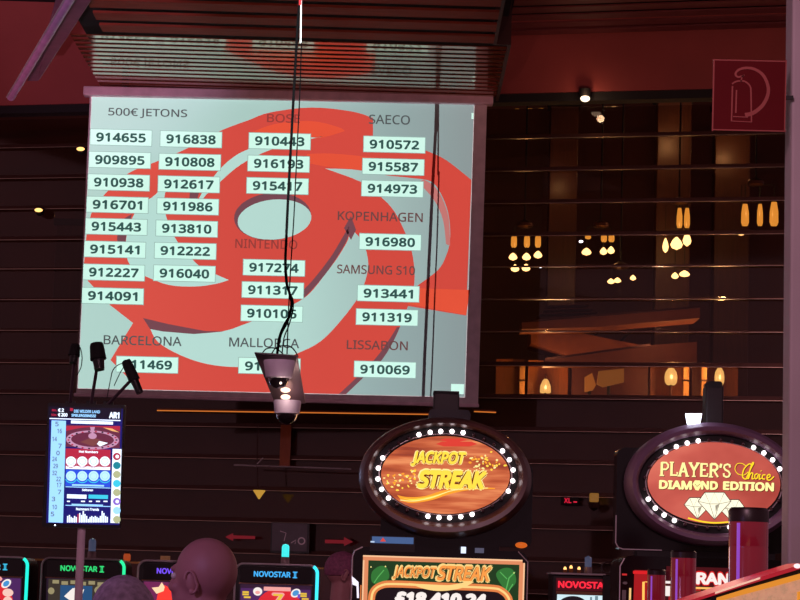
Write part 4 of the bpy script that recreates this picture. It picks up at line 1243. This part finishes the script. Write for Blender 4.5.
# cabinet
zt2 = pl(440, 549).z
x0, x1 = pl(351.5, 575).x, pl(528, 580).x
MB().rbox(x0, x1, 0.7, zt2, YJ + 0.02, YJ + 0.55, 0.05).build('upper_cabinet', M_blackg, t)
MB().box((x0 + 0.01, YJ - 0.15, 0), (x1 - 0.01, YJ + 0.55, 0.75)).build('lower_cabinet', M_black, t, bevel=0.02)
MB().box((x0 + 0.03, YJ - 0.35, 0.74), (x1 - 0.03, YJ + 0.03, 0.83)).build('button_deck', M_blackg, t, bevel=0.02)
MB().box((pl(415, 545).x, YJ + 0.10, zt2 - 0.01), (pl(500, 545).x, YJ + 0.40, pl(450, 532).z)).build('sign_bracket', M_blackg, t)
MB().tube([(x0 + 0.002, YJ + 0.018, 0.8), (x0 + 0.002, YJ + 0.018, zt2 - 0.05), (x0 + 0.012, YJ + 0.018, zt2 - 0.02), (x0 + 0.05, YJ + 0.018, zt2 - 0.001)], 0.0035, 6).build('edge_trim', M_silver, t, True)
MB().tube([(x1 - 0.002, YJ + 0.018, 0.8), (x1 - 0.002, YJ + 0.018, zt2 - 0.05), (x1 - 0.05, YJ + 0.018, zt2 - 0.001)], 0.0025, 6).build('edge_trim', M_silver, t, True)
A = Art(YJ + 0.008)
A.on(glow('label_blue', (70, 100, 150), 0.9), 0).rect(372, 537, 413.5, 543.5)
A.on(glow('label_red', (220, 70, 60), 1.0), 1).poly([(380, 541.5), (383, 537.5), (386, 541.5)])
A.on(glow('label_white', (190, 210, 240), 1.0), 1).rect(370.5, 541, 374.5, 542.5)
A.build('status_strip', None, t)
MB().box((pl(370, 540).x, YJ + 0.009, zt2 - 0.02), (pl(415, 540).x, YJ + 0.06, pl(392, 536).z)).build('strip_housing', M_black, t)
A = Art(YJ + 0.0, 0.0015, 0.03)
A.on(M_blackg, 0).rect(364, 558, 522, 660)
A.on(glow('screen_green', (22, 60, 26), 0.9), 1).rect(367, 562, 519, 650)
fr = glow('frame_copper', (226, 140, 96), 1.0); fr2 = glow('frame_pale', (250, 196, 150), 1.05)
for qd in ((363, 557.5, 522.5, 562.5), (361.5, 560, 367, 660), (518, 563, 523.5, 660)):
    A.on(fr, 2).rect(*qd)
for qd in ((363, 557.5, 522.5, 559), (361.5, 560, 363, 660), (522, 563, 523.5, 660)):
    A.on(fr2, 3).rect(*qd)
lf, lf2 = glow('leaf_green', (46, 120, 52), 0.95), glow('leaf_bright', (90, 180, 90), 1.0)
A.on(lf, 2).poly(curve([(372, 572), (380, 566), (387, 568), (389, 578), (380, 584), (372, 582)], 4, True))
A.on(lf2, 3).stroke([(384, 570), (378, 577), (374, 583)], 0.9)
A.on(lf, 2).poly(curve([(496, 574), (504, 568), (513, 570), (516, 582), (508, 590), (502, 586)], 4, True))
A.on(lf2, 3).stroke([(515, 572), (509, 578), (506, 590)], 1.2).stroke([(500, 572), (507, 579)], 0.9).stroke([(513, 584), (508, 592)], 1.0)
A.on(gold2, 3).ell(371, 567, 0.7, 0.7, 8).ell(385.5, 566.5, 0.7, 0.7, 8).ell(514, 573, 0.7, 0.7, 8)
arch = glow('arch_orange', (230, 130, 70), 1.0); arch2 = glow('arch_gold', (250, 210, 130), 1.05)
ap = [(371, 650)] + curve([(371, 604), (373, 592), (381, 585.5), (395, 584), (440, 586), (490, 588), (502, 591), (509, 599), (510, 612)], 5) + [(510, 650)]
A.on(arch, 3).stroke(ap, 7)
A.on(arch2, 4).stroke([(x, y) for x, y in ap], 2.2)
A.on(glow('amount_black', (18, 10, 16), 0.8), 2).poly([(374, 650)] + curve([(374, 604), (377, 594), (386, 588), (440, 589), (490, 591), (502, 595), (506, 606)], 5) + [(506, 650)])
A.on(arch2, 4).poly(curve([(408, 583), (425, 589), (442, 591), (462, 588), (474, 582)], 4) + curve([(470, 581), (450, 585), (430, 585)], 4))
A.on(arch2, 5).text('JACKPOT', 391.5, 565, 437.5, 581, 0.09, 0.25)
A.on(brn, 6).text('JACKPOT', 393, 566.8, 436.5, 579.6, 0.05, 0.25)
A.on(glow('title_orange', (240, 150, 70), 1.1), 7).text('JACKPOT', 393, 566.8, 436.5, 579.6, 0.02, 0.25)
A.on(arch2, 5).text('STREAK', 435, 564, 493, 582.5, 0.09, 0.25)
A.on(brn, 6).text('STREAK', 437, 566, 491.5, 581.2, 0.055, 0.25)
A.on(glow('title_orange', (240, 150, 70), 1.1), 7).text('STREAK', 437, 566, 491.5, 581.2, 0.03, 0.25)
A.on(a_white, 6).text('£18,410.24', 394, 592.5, 487, 609, 0.075, 0.08)
A.build('jackpot_screen', None, t)
A = Art(YJ + 0.012, 0.001)
A.on(glow('side_white', (235, 228, 245), 1.3), 1).poly([(351.8, 576), (358.5, 582), (359, 598), (357, 598), (356.5, 586), (352.5, 584.5)])
A.on(glow('side_amber', (220, 120, 60), 0.9), 1).rect(359.5, 585, 360.8, 640)
A.build('side_light', None, t)
MB().box((pl(461, 550).x, YJ + 0.002, pl(470, 553.5).z), (pl(466, 550).x, YJ + 0.012, pl(470, 547).z)).build('reflection_patch', glow('reflection_white', (210, 220, 250), 1.4), t)  # white reflection on the gloss cabinet, built as a glowing block
MB().box((pl(475, 550).x, YJ + 0.002, pl(480, 553).z), (pl(484, 550).x, YJ + 0.012, pl(480, 548).z)).build('reflection_patch', glow('reflection_grey', (90, 90, 112), 0.8), t)  # fainter reflection, likewise a glowing block
c = pl(522, 545)
MB().ball(c + Vector((0, 0.06, 0)), 6 * kJ, 0.03, 3 * kJ).build('corner_lamp', glow('corner_amber', (220, 100, 30), 0.9), t, True)
lamp('orange_sign_light', 'AREA', P(445, 478, YJ - 0.12), 1.6, (1.0, 0.5, 0.3), 0.4, P(445, 478, YJ - 3))

# ------------------------------------------------------------------ second oval sign
YP = 10.6
kP = K(YP)
pp = lambda x, y: P(x, y, YP)
t = thing('jackpot_machine', 'slot machine with red oval sign showing three diamonds, beside the mauve column', 'slot machine', Vector((pp(705, 580).x, YP + 0.25, 0)))
oval_sign(t, 714, 484, YP, (66.5, 40.8), (70, 44.3), (87, 61.5), [(666, 450), (676, 445.5), (687, 442), (698, 440), (753, 448), (763.5, 454), (772, 461), (779.5, 470), (649, 497), (656, 505.5), (665, 512.5), (675, 518), (730, 527), (741, 525), (751, 522), (761, 517)], M_bezel2, 0.12)
A = Art(YP, 0.0016, 0.03)
A.on(glowtex('face_rose', [(0.3, (172, 66, 56)), (0.5, (205, 92, 78)), (0.7, (232, 122, 100))], (1.5, 1, 2.2), 1.0, 1.6), 0).ell(714, 483, 66.5, 40.8, 48)
ycr = glow('sign_cream', (255, 240, 160), 1.15); yel = glow('sign_yellow', (255, 214, 40), 1.15); dkb = glow('sign_darkline', (96, 36, 30), 0.8)
def serif(A, x0, y0, s_, word):
    """slab-serif capitals drawn stroke by stroke; s_ = height in px; word = list of (letter, width)"""
    x = x0
    for ch, w_ in word:
        L = {'P': [[(.22, 0), (.22, 1)], [(.22, .04), (.7, .04), (.92, .2), (.92, .38), (.7, .54), (.22, .54)]],
             'L': [[(.25, 0), (.25, 1)], [(.1, .95), (.9, .95), (.92, .72)]],
             'A': [[(.46, 0), (.1, 1)], [(.46, 0), (.88, 1)], [(.22, .66), (.74, .66)]],
             'Y': [[(.08, 0), (.5, .52)], [(.92, 0), (.5, .52)], [(.5, .5), (.5, 1)]],
             'E': [[(.22, 0), (.22, 1)], [(.1, .05), (.85, .05), (.86, .25)], [(.22, .5), (.7, .5)], [(.1, .95), (.9, .95), (.92, .74)]],
             'R': [[(.2, 0), (.2, 1)], [(.2, .04), (.66, .04), (.86, .18), (.86, .36), (.66, .5), (.2, .5)], [(.5, .5), (.95, 1)]],
             'S': [[(.85, .26), (.82, .08), (.55, .02), (.2, .1), (.12, .28), (.3, .44), (.7, .56), (.88, .74), (.74, .93), (.45, .98), (.14, .9), (.1, .7)]],
             "'": [[(.6, 0), (.3, .3)]]}[ch]
        F = {'P': [(.0, 1, .5)], 'L': [(.02, 0, .5)], 'A': [(-.08, 1, .3), (.7, 1, 1.08)], 'Y': [(-.08, 0, .3), (.7, 0, 1.08), (.3, 1, .7)], 'R': [(-.02, 1, .45)], 'E': [], 'S': [], "'": []}[ch]
        for st in L:
            thick = 2.5 if st in (L[0],) or ch in "AYR'" and st is L[min(1, len(L) - 1)] else 1.8
            A.stroke([A.turn(695, 470, x + u * w_ - 695, y0 + v * s_ - 470) for u, v in st], thick if ch != 'S' else 1.9)
        for u0, v, u1 in F:
            A.stroke([A.turn(695, 470, x + u0 * w_ - 695, y0 + v * s_ - 470), A.turn(695, 470, x + u1 * w_ - 695, y0 + v * s_ - 470)], 1.3)
        x += w_ + 0.6
word = [('P', 9), ('L', 8.6), ('A', 10), ('Y', 9.6), ('E', 9), ('R', 9.6), ("'", 3.2), ('S', 8)]
A.on(dkb, 4); serif(A, 660.4, 463.6, 13.4, word)
A.on(ycr, 5); serif(A, 659.8, 463.0, 13.4, word)
# flowing script word
def script(A, l, m, dx=0, dy=0, w_=1.2):
    A.on(m, l)
    tr_ = lambda pts: [(x + dx, y + dy) for x, y in curve(pts, 5)]
    A.stroke(tr_([(746, 466), (742, 463.5), (737, 464), (735, 469), (738, 474), (744, 475), (748, 472)]), w_ * .6)
    A.stroke(tr_([(752, 465), (749, 464), (744, 469), (742.5, 476), (745, 479), (749, 477.5)]), w_)
    A.stroke(tr_([(746.5, 478), (751, 468), (753.5, 463.5), (752.5, 462.8), (750, 470), (748.2, 479), (750.5, 473.5), (752.8, 473.5), (752, 478.5), (754, 478.5)]), w_)
    A.stroke(tr_([(757.5, 473.5), (755, 475), (755, 478.5), (757.2, 478), (758.5, 474)]), w_)
    A.stroke(tr_([(760, 474), (759.2, 479), (761.5, 478)]), w_)
    A.stroke(tr_([(765.5, 475), (763, 475), (762.4, 478.5), (765, 479)]), w_)
    A.stroke(tr_([(767, 478), (770, 476.6), (769.4, 474.4), (767.2, 476), (767.4, 479.5), (770, 480), (774, 476.5)]), w_)
    A.stroke(tr_([(760.8, 470.6), (761.4, 471.2)]), w_)
script(A, 4, dkb, 0.7, 0.7)
script(A, 5, yel)
A.on(dkb, 4).text('DIAM', 659.6, 481.0, 692.6, 490.0, 0.05, spacing=1.02).text('ND', 701.6, 481.6, 718.6, 490.4, 0.05).text('EDITION', 723.6, 482.4, 774.6, 491.4, 0.05, spacing=1.02)
A.on(ycr, 5).text('DIAM', 659, 480.4, 692, 489.4, 0.05, spacing=1.02).text('ND', 701, 481.0, 718, 489.8, 0.05).text('EDITION', 723, 481.8, 774, 490.8, 0.05, spacing=1.02)
A.on(ycr, 5).poly([(692.5, 484), (695, 480.3), (700, 480.5), (702, 484.5), (698.5, 490.5), (695.5, 490)])
A.on(dkb, 6).stroke([(695, 484), (697, 486.5), (700, 484)], 0.5)
gem = glow('gem_cream', (255, 250, 220), 1.15); gemd = glow('gem_grey', (170, 160, 140), 0.9)
for gx, gy, gw, gh, l in ((697.5, 508, 13, 10.5, 5), (731, 510, 13, 10.5, 5), (714.5, 505.5, 16, 13.5, 7)):
    A.on(dkb, l).poly([(gx - gw - .8, gy - gh * .3), (gx - gw * .62, gy - gh * .95 - .8), (gx + gw * .62, gy - gh * .95 - .8), (gx + gw + .8, gy - gh * .3), (gx, gy + gh + 1)])
    A.on(gem, l + 1).poly([(gx - gw, gy - gh * .3), (gx - gw * .6, gy - gh * .95), (gx + gw * .6, gy - gh * .95), (gx + gw, gy - gh * .3), (gx, gy + gh)])
    A.on(gemd, l + 2).stroke([(gx - gw, gy - gh * .3), (gx - gw * .3, gy - gh * .12), (gx + gw * .3, gy - gh * .12), (gx + gw, gy - gh * .3)], .6)
    A.stroke([(gx - gw * .3, gy - gh * .12), (gx, gy + gh)], .6).stroke([(gx + gw * .3, gy - gh * .12), (gx, gy + gh)], .6)
    A.stroke([(gx - gw * .6, gy - gh * .95), (gx - gw * .3, gy - gh * .12), (gx, gy - gh * .95), (gx + gw * .3, gy - gh * .12), (gx + gw * .6, gy - gh * .95)], .6)
    A.on(gemd, l + 2).poly([(gx + gw * .05, gy), (gx + gw * .28, gy - gh * .1), (gx + gw * .08, gy + gh * .5)])
A.on(yel, 5).stroke(curve([(688, 518), (702, 521.5), (716, 522.8), (734, 521.5)], 5), 1.5)
A.build('sign_face', None, t)
MB().rbox(pp(619, 500).x, pp(790, 500).x, pp(700, 551).z, pp(700, 448).z, YP + 0.125, YP + 0.28, 0.035).build('sign_carrier', M_blackg, t)
xa, zb2 = pp(619, 500).x, pp(700, 551).z
MB().tube([(xa, YP + 0.122, zb2 + 0.16), (xa, YP + 0.122, zb2 + 0.03), (xa + 0.012, YP + 0.122, zb2 + 0.008), (xa + 0.035, YP + 0.122, zb2), (xa + 0.22, YP + 0.122, zb2)], 0.003, 6).build('carrier_edge', M_silver, t, True)
MB().box((pp(710, 400).x, YP + 0.14, pp(718, 430).z), (pp(728, 400).x, YP + 0.26, pp(718, 383).z)).build('neck_post', mat('neck_black', (20, 8, 11), 0.55), t, bevel=0.008)
MB().rbox(pp(711, 383).x, pp(727, 383).x, pp(718, 385).z, pp(718, 378.5).z, YP + 0.14, YP + 0.26, 0.015).build('neck_cap', M_mattblack, t)
q = pp(694, 418.6)
MB().add([pp(686, 413.5), pp(702, 413.5), pp(700, 424), pp(688, 424)] + [p_ + Vector((0, 0.03, 0)) for p_ in (pp(686, 413.5), pp(702, 413.5), pp(700, 424), pp(688, 424))],
         [(0, 1, 2, 3), (7, 6, 5, 4), (0, 4, 5, 1), (1, 5, 6, 2), (2, 6, 7, 3), (3, 7, 4, 0)]).build('top_floodlight', glow('flood_white', (228, 232, 255), 5.0), t)
lamp('floodlight_light', 'POINT', q + Vector((0, -0.05, 0.05)), 0.22, (0.85, 0.88, 1.0), 0.02)
MB().box((q.x - 0.012, YP + 0.005, q.z - 0.05), (q.x + 0.012, YP + 0.03, q.z - 0.02)).build('floodlight_stem', M_black, t)
zt3 = pp(640, 556).z
MB().rbox(pp(620.5, 580).x, pp(790, 580).x, 0.7, zt3, YP + 0.03, YP + 0.5, 0.05).build('upper_cabinet', M_blackg, t)
MB().box((pp(621, 580).x, YP - 0.12, 0), (pp(790, 580).x, YP + 0.5, 0.75)).build('lower_cabinet', M_black, t, bevel=0.02)
MB().box((pp(640, 550).x, YP + 0.13, zt3 - 0.02), (pp(780, 550).x, YP + 0.27, zb2 + 0.02)).build('sign_bracket', M_black, t)
MB().tube([(pp(620.5, 580).x, YP + 0.028, 0.8), (pp(620.5, 580).x, YP + 0.028, zt3 - 0.05), (pp(620.5, 580).x + 0.02, YP + 0.028, zt3 - 0.012)], 0.003, 6).build('edge_trim', M_silver, t, True)
A = Art(YP + 0.018, 0.0015)
A.on(glow('panel_red', (170, 22, 26), 0.95), 0).rect(633, 571, 700, 660)
A.on(glow('panel_red_bright', (225, 30, 34), 1.0), 1).rect(633, 571, 648, 574)
A.on(glow('panel_dark', (60, 10, 20), 0.8), 1).rect(652, 571, 668, 660)
A.on(glow('neon_amber', (255, 190, 90), 1.2), 2).stroke([(652, 582), (643.5, 582), (643, 650)], 2.4)
A.on(glow('neon_violet', (190, 90, 220), 1.1), 2).stroke([(650.5, 572), (650, 650)], 1.7)
A.on(a_white, 2).rect(664, 581, 671, 583.5).rect(664, 586, 670, 596)
A.on(glow('header_dark', (70, 8, 14), 1.0), 1).rect(666, 568, 790, 590)
A.on(glow('header_glow', (220, 30, 30), 1.0), 3).text('GRAND', 682.4, 571, 743.6, 586.4, 0.085)
A.on(a_white, 4).text('GRAND', 683, 572.6, 743, 585, 0.05)
A.on(glow('header_amber', (255, 190, 100), 1.1), 3).rect(672, 588, 790, 590)
A.on(glow('panel_mid', (110, 60, 40), .8), 1).rect(672, 592, 790, 660)
A.build('front_screen', None, t)
A = Art(YP + 0.02, 0.001)
A.on(glow('side_amber2', (250, 200, 130), 1.0), 1).rect(628.5, 588, 630.5, 640)
A.on(glow('side_red', (200, 40, 40), 1.0), 1).rect(622, 573.6, 627, 575.4)
A.on(mat('side_greys', (130, 120, 120), .4), 1).rect(622, 590, 626, 600).ell(625, 583, 2.4, 1.4)
A.build('side_light', None, t)
lamp('rose_sign_light', 'AREA', P(714, 486, YP - 0.12), 1.2, (1.0, 0.55, 0.45), 0.4, P(714, 490, YP - 3))

# ------------------------------------------------------------------ red posts of the nearer machines
M_post = mat('red_acrylic', (122, 18, 36), 0.18, coat=0.8, emit=(140, 24, 44), strength=0.28)
def post(label, cx, ytop, ycap, w_, seam, Y):
    k = K(Y)
    r = w_ * k / 2
    c = P(cx, ycap, Y)
    t = thing('red_light_post', label, 'light post', Vector((c.x, Y, 0)), None)
    zseam = P(cx, seam, Y).z
    MB().lathe((c.x, Y, 0), [(r, 0.1), (r, zseam - 0.004), (r * .985, zseam), (r, zseam + 0.004), (r, c.z)], 28).build('acrylic_tube', M_post, t, True)
    MB().lathe((c.x, Y, c.z), [(r * 1.02, -0.004), (r * 1.02, (ycap - ytop) * k * .75), (r * .9, (ycap - ytop) * k), (r * .2, (ycap - ytop) * k * 1.02)], 28).build('cap', mat('cap_maroon_black', (30, 8, 14), 0.35), t, True)
    MB().lathe((c.x, Y, 0), [(r * 1.3, 0), (r * 1.3, 0.08), (r, 0.11)], 28).build('foot', M_black, t, True)
    a_ = math.radians(232)
    MB().tube([(c.x + (r + .001) * math.cos(a_), Y + (r + .001) * math.sin(a_), 0.2), (c.x + (r + .001) * math.cos(a_), Y + (r + .001) * math.sin(a_), c.z - 0.01)], r * .085, 6).build('highlight_line', glow('post_violet', (150, 74, 200), 0.9), t, True)  # glowing strip in place of the highlight along the tube's left edge
    return t
post('tallest red light post with dark cap in front of the diamond sign', 748.5, 508, 521, 39, 547, 8.6)
post('middle red light post with violet highlight line, left of the tallest one', 683.5, 551, 557, 25, 577, 9.3)
post('shortest red light post with violet highlight line, left of the middle one', 656.5, 569.5, 574, 18, 600, 9.9)

# ------------------------------------------------------------------ near machine rim, lower right corner
YN = 7.4
kN = K(YN)
pn = lambda x, y, d=0.0: P(x, y, YN) + Vector((0, d, 0))
t = thing('slot_machine', 'nearest slot machine with slanting red and amber glowing rim, at the mauve column', 'slot machine', Vector((pn(760, 590).x, YN + 0.2, 0)))
def slant(name, pts, d0, d1, m):
    q = [pn(x, y, d0) for x, y in pts]
    n = len(q)
    return MB().add(q + [p_ + Vector((0, d1 - d0, 0)) for p_ in q], [list(range(n)), list(range(2 * n - 1, n - 1, -1))] + [(i, i + n, (i + 1) % n + n, (i + 1) % n) for i in range(n)]).build(name, m, t)
slant('red_rim', [(690, 600.5), (715, 592), (745, 582), (775, 572.5), (806, 563), (806, 567.2), (775, 576.6), (745, 585.8), (715, 595.2), (690, 603)], 0.0, 0.35, glow('rim_red', (176, 30, 44), 0.9))
slant('pale_line', [(715, 592), (745, 582), (760, 577.2), (760, 579), (745, 584), (715, 594)], -0.004, 0.0, glow('rim_pale', (244, 196, 170), 1.0))
slant('amber_rim', [(716, 598), (745, 589), (775, 580.5), (806, 572), (806, 577.5), (775, 586), (745, 594), (716, 602)], -0.012, 0.30, glow('rim_amber', (226, 140, 44), 1.0))
slant('dark_gap', [(690, 603), (715, 595.2), (745, 585.8), (775, 576.6), (806, 567.2), (806, 572), (775, 580.5), (745, 589), (716, 598)], 0.006, 0.32, M_mattblack)
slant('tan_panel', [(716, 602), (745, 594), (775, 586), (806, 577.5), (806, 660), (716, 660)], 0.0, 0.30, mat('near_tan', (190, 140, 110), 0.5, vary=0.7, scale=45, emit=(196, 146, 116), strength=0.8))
slant('tan_panel', [(680, 612), (711, 601), (711, 660), (680, 660)], 0.0, 0.30, mat('near_tan', (190, 140, 110), 0.5))
slant('divider', [(711, 598), (716, 596), (716, 660), (711, 660)], -0.01, 0.30, M_black)
slant('amber_lamp', [(797, 592), (803, 590.5), (803, 610), (797, 610)], -0.008, 0.0, glow('rim_amber', (226, 140, 44), 1.0))
x0, x1 = pn(680, 620).x, pn(806, 620).x
MB().box((x0, YN - 0.02, 0), (x1, YN + 0.36, pn(740, 655).z)).build('cabinet_body', M_black, t, bevel=0.01)
c = pn(797, 566)
MB().ball(c + Vector((0, -0.005, 0)), 0.012, 0.006, 0.008).build('rim_glint', glow('rim_glint', (255, 220, 225), 1.3), t, True)

# ------------------------------------------------------------------ people
def capsule(m, a, b, ra, rb, n=14):
    a, b = Vector(a), Vector(b)
    m.tube([a, (a + b) / 2, b], ra, n, rb)
    m.ball(a, ra, n=n)
    m.ball(b, rb, n=n)
M_skin = mat('skin', (178, 122, 126), 0.5, vary=0.08, scale=12)
def person(label, head, Y, yaw, hair, shirt, shirt_name, bald=False, height=None, seated=False):
    """head: pixel of the head centre; yaw: direction the face looks (0 = away from the camera, 90 = to the left)"""
    h = P(head[0], head[1], Y)
    t = thing('person', label, 'person', Vector((h.x, Y, 0)))
    R = Matrix.Rotation(math.radians(yaw), 3, 'Z')
    H = h.z
    st = H - 1.60                              # raise or lower the hips so that the feet reach the floor
    w_ = lambda x, y, z: Vector((h.x, Y, 0)) + R @ Vector((x, y, 0)) + Vector((0, 0, z))
    sh, hip = H - 0.27, max(0.45, H - 0.78)
    m = MB()
    # skull, jaw, face
    m.ball(w_(0, -0.012, H + 0.02), 0.076, 0.098, 0.096, 24, 16, R)
    m.ball(w_(0, 0.035, H - 0.055), 0.058, 0.062, 0.07, 18, 12, R)
    m.ball(w_(0, 0.075, H - 0.105), 0.030, 0.026, 0.024, 12, 8, R)
    m.ball(w_(0, 0.088, H + 0.025), 0.045, 0.014, 0.014, 12, 8, R)
    m.tube([w_(0, 0.09, H + 0.02), w_(0, 0.115, H - 0.025), w_(0, 0.10, H - 0.038)], 0.010, 10, 0.015)
    m.ball(w_(0, 0.117, H - 0.028), 0.014, 0.014, 0.012, 10, 7, R)
    m.ball(w_(0, 0.094, H - 0.066), 0.024, 0.012, 0.006, 10, 7, R)
    m.ball(w_(0, 0.092, H - 0.076), 0.021, 0.012, 0.007, 10, 7, R)
    for s_ in (-1, 1):
        m.ball(w_(s_ * 0.042, 0.062, H - 0.028), 0.024, 0.022, 0.02, 10, 7, R)
    capsule(m, w_(0, -0.015, H - 0.06), w_(0, -0.025, sh - 0.01), 0.058, 0.064)
    # torso, limbs
    m.ball(w_(0, -0.03, sh - 0.16), 0.17, 0.115, 0.24, 20, 14, R)
    m.ball(w_(0, -0.02, hip + 0.12), 0.155, 0.115, 0.22, 20, 14, R)
    hands = []
    for s_ in (-1, 1):
        S_ = w_(s_ * 0.18, -0.03, sh - 0.055)
        E_ = w_(s_ * 0.235, -0.02, sh - 0.33)
        Wr = w_(s_ * 0.19, 0.19, sh - 0.46)
        capsule(m, S_, E_, 0.056, 0.042)
        capsule(m, E_, Wr, 0.041, 0.027)
        m.ball(w_(s_ * 0.175, 0.245, sh - 0.49), 0.035, 0.045, 0.016, 12, 8, R)
        for i in range(4):
            b0 = w_(s_ * (0.150 + 0.017 * i), 0.275, sh - 0.495)
            L_ = (0.055, 0.072, 0.076, 0.064)[i]
            m.tube([b0, b0 + R @ Vector((0, L_ * .6, -0.008)), b0 + R @ Vector((0, L_, -0.03))], 0.0095, 8, 0.008)
        b0 = w_(s_ * 0.145, 0.225, sh - 0.487)
        m.tube([b0, b0 + R @ Vector((-s_ * 0.025, 0.03, -0.005)), b0 + R @ Vector((-s_ * 0.03, 0.06, -0.015))], 0.012, 8, 0.009)
        Hp = w_(s_ * 0.09, -0.02, hip)
        if hip < 0.62:
            Kn = w_(s_ * 0.12, 0.40, hip + 0.02)
            An = w_(s_ * 0.12, 0.40, 0.09)
        else:
            Kn = w_(s_ * 0.10, 0.0, hip * 0.54)
            An = w_(s_ * 0.10, -0.03, 0.09)
        capsule(m, Hp, Kn, 0.088, 0.058)
        capsule(m, Kn, An, 0.056, 0.038)
        capsule(m, An + Vector((0, 0, -0.045)), An + R @ Vector((0, 0.15, -0.05)), 0.042, 0.036)
    body = m.build('body', M_skin, t)
    # ears join the body mesh
    e = MB()
    me_ = body.data
    rm = body.modifiers.new('merge', 'REMESH')
    rm.mode = 'VOXEL'
    rm.voxel_size = 0.008
    sm = body.modifiers.new('soften', 'SMOOTH')
    sm.factor = 0.5
    sm.iterations = 4
    rm.use_smooth_shade = True
    # ears
    for s_ in (-1, 1):
        e = MB()
        ec = w_(s_ * 0.077, -0.018, H - 0.012)
        Re = R @ Matrix.Rotation(math.radians(s_ * -24), 3, 'Z') @ Matrix.Rotation(math.radians(-10), 3, 'X')
        pts = [ec + Re @ Vector((s_ * 0.004, 0.016 * math.cos(a) - (0.004 if math.sin(a) < 0 else 0), 0.031 * math.sin(a))) for a in [math.radians(20 + i * 20) for i in range(15)]]
        e.tube(pts, 0.0045, 8)
        e.ball(ec, 0.006, 0.015, 0.028, 10, 8, Re)
        e.ball(ec + Re @ Vector((s_ * 0.003, 0.0, -0.028)), 0.006, 0.009, 0.009, 10, 8, Re)
        e.build('ear', M_skin, t, True)
        ey = MB()
        ey.ball(w_(s_ * 0.031, 0.080, H + 0.004), 0.011, 0.011, 0.010, 12, 8, R)
        ey.build('eye', mat('eye_white', (225, 215, 215), 0.2), t, True)
    # hair
    hm = MB()
    hv, hf = [], []
    n, mm = 36, 12
    for j in range(mm + 1):
        th = math.radians(0 + 118 * j / mm)
        for i in range(n):
            a = 2 * math.pi * i / n
            d = Vector((0.076 * math.sin(th) * math.cos(a), 0.098 * math.sin(th) * math.sin(a), 0.096 * math.cos(th)))
            # hairline climbs over the forehead
            lim = 118 if d.y < 0.02 else 118 - 62 * min(1, (d.y - 0.02) / 0.06)
            g = 1.10 if math.degrees(th) < lim else 0.90
            if bald:
                g = 1.012 if math.degrees(th) < lim - 14 else 0.9
            g *= 1 + random.uniform(-.012, .012)
            hv.append(w_(0, -0.012, H + 0.02) + R @ (d * g))
    for j in range(mm):
        for i in range(n):
            hf.append((j * n + i, j * n + (i + 1) % n, (j + 1) * n + (i + 1) % n, (j + 1) * n + i))
    hm.add(hv, hf)
    if not bald:
        hm.build('hair', hair, t, True)
    # clothes: shirt with sleeves, trousers, shoes
    g = MB()
    g.ball(w_(0, -0.03, sh - 0.16), 0.185, 0.13, 0.255, 20, 14, R)
    g.ball(w_(0, -0.02, hip + 0.14), 0.17, 0.13, 0.22, 20, 14, R)
    capsule(g, w_(0, -0.02, sh - 0.02), w_(0, -0.02, sh - 0.08), 0.072, 0.10)
    for s_ in (-1, 1):
        capsule(g, w_(s_ * 0.18, -0.03, sh - 0.055), w_(s_ * 0.235, -0.02, sh - 0.33), 0.070, 0.056)
        capsule(g, w_(s_ * 0.235, -0.02, sh - 0.33), w_(s_ * 0.2, 0.14, sh - 0.43), 0.055, 0.044)
    so_ = g.build('shirt', shirt, t)
    g = MB()
    for s_ in (-1, 1):
        Hp = w_(s_ * 0.09, -0.02, hip)
        if hip < 0.62:
            Kn, An = w_(s_ * 0.12, 0.40, hip + 0.02), w_(s_ * 0.12, 0.40, 0.14)
        else:
            Kn, An = w_(s_ * 0.10, 0.0, hip * 0.54), w_(s_ * 0.10, -0.03, 0.12)
        capsule(g, Hp, Kn, 0.105, 0.072)
        capsule(g, Kn, An, 0.071, 0.062)
    g.ball(w_(0, -0.02, hip + 0.03), 0.168, 0.128, 0.13, 18, 12, R)
    tr_ = g.build('trousers', mat('trousers_dark', (40, 36, 48), 0.85), t)
    for o_ in (so_, tr_):
        rm = o_.modifiers.new('merge', 'REMESH')
        rm.mode = 'VOXEL'
        rm.voxel_size = 0.012
        rm.use_smooth_shade = True
        sm = o_.modifiers.new('soften', 'SMOOTH')
        sm.factor = 0.5
        sm.iterations = 5
    for s_ in (-1, 1):
        g = MB()
        b0 = w_(s_ * 0.12, 0.40, 0.045) if hip < 0.62 else w_(s_ * 0.10, -0.03, 0.045)
        capsule(g, b0 + R @ Vector((0, -0.03, 0)), b0 + R @ Vector((0, 0.17, -0.003)), 0.048, 0.042)
        o_ = g.build('shoe', M_black, t, True)
    return t
M_hair_grey = mat('grey_hair', (176, 154, 184), 0.75, vary=0.3, scale=60)
M_hair_thin = mat('thin_grey_hair', (190, 144, 142), 0.7, vary=0.25, scale=70)
M_hair_dark = mat('dark_hair', (140, 76, 108), 0.7, vary=0.3, scale=60)
person('person with a bald head seen from behind at an angle, face turned to the left', (203, 578), 6.5, 56, M_hair_thin, mat('shirt_plum', (70, 50, 70), 0.85), 'plum', bald=True)
person('person with short grey hair in front of the green-edged slot machine, only the crown showing', (122, 627), 5.5, 8, M_hair_grey, mat('shirt_navy', (46, 44, 70), 0.85), 'navy')
person('person in a dark mauve top standing at the left edge of the gold-framed jackpot machine', (344, 573), 13.2, -70, M_hair_dark, mat('shirt_mauve', (110, 50, 80), 0.85), 'mauve')
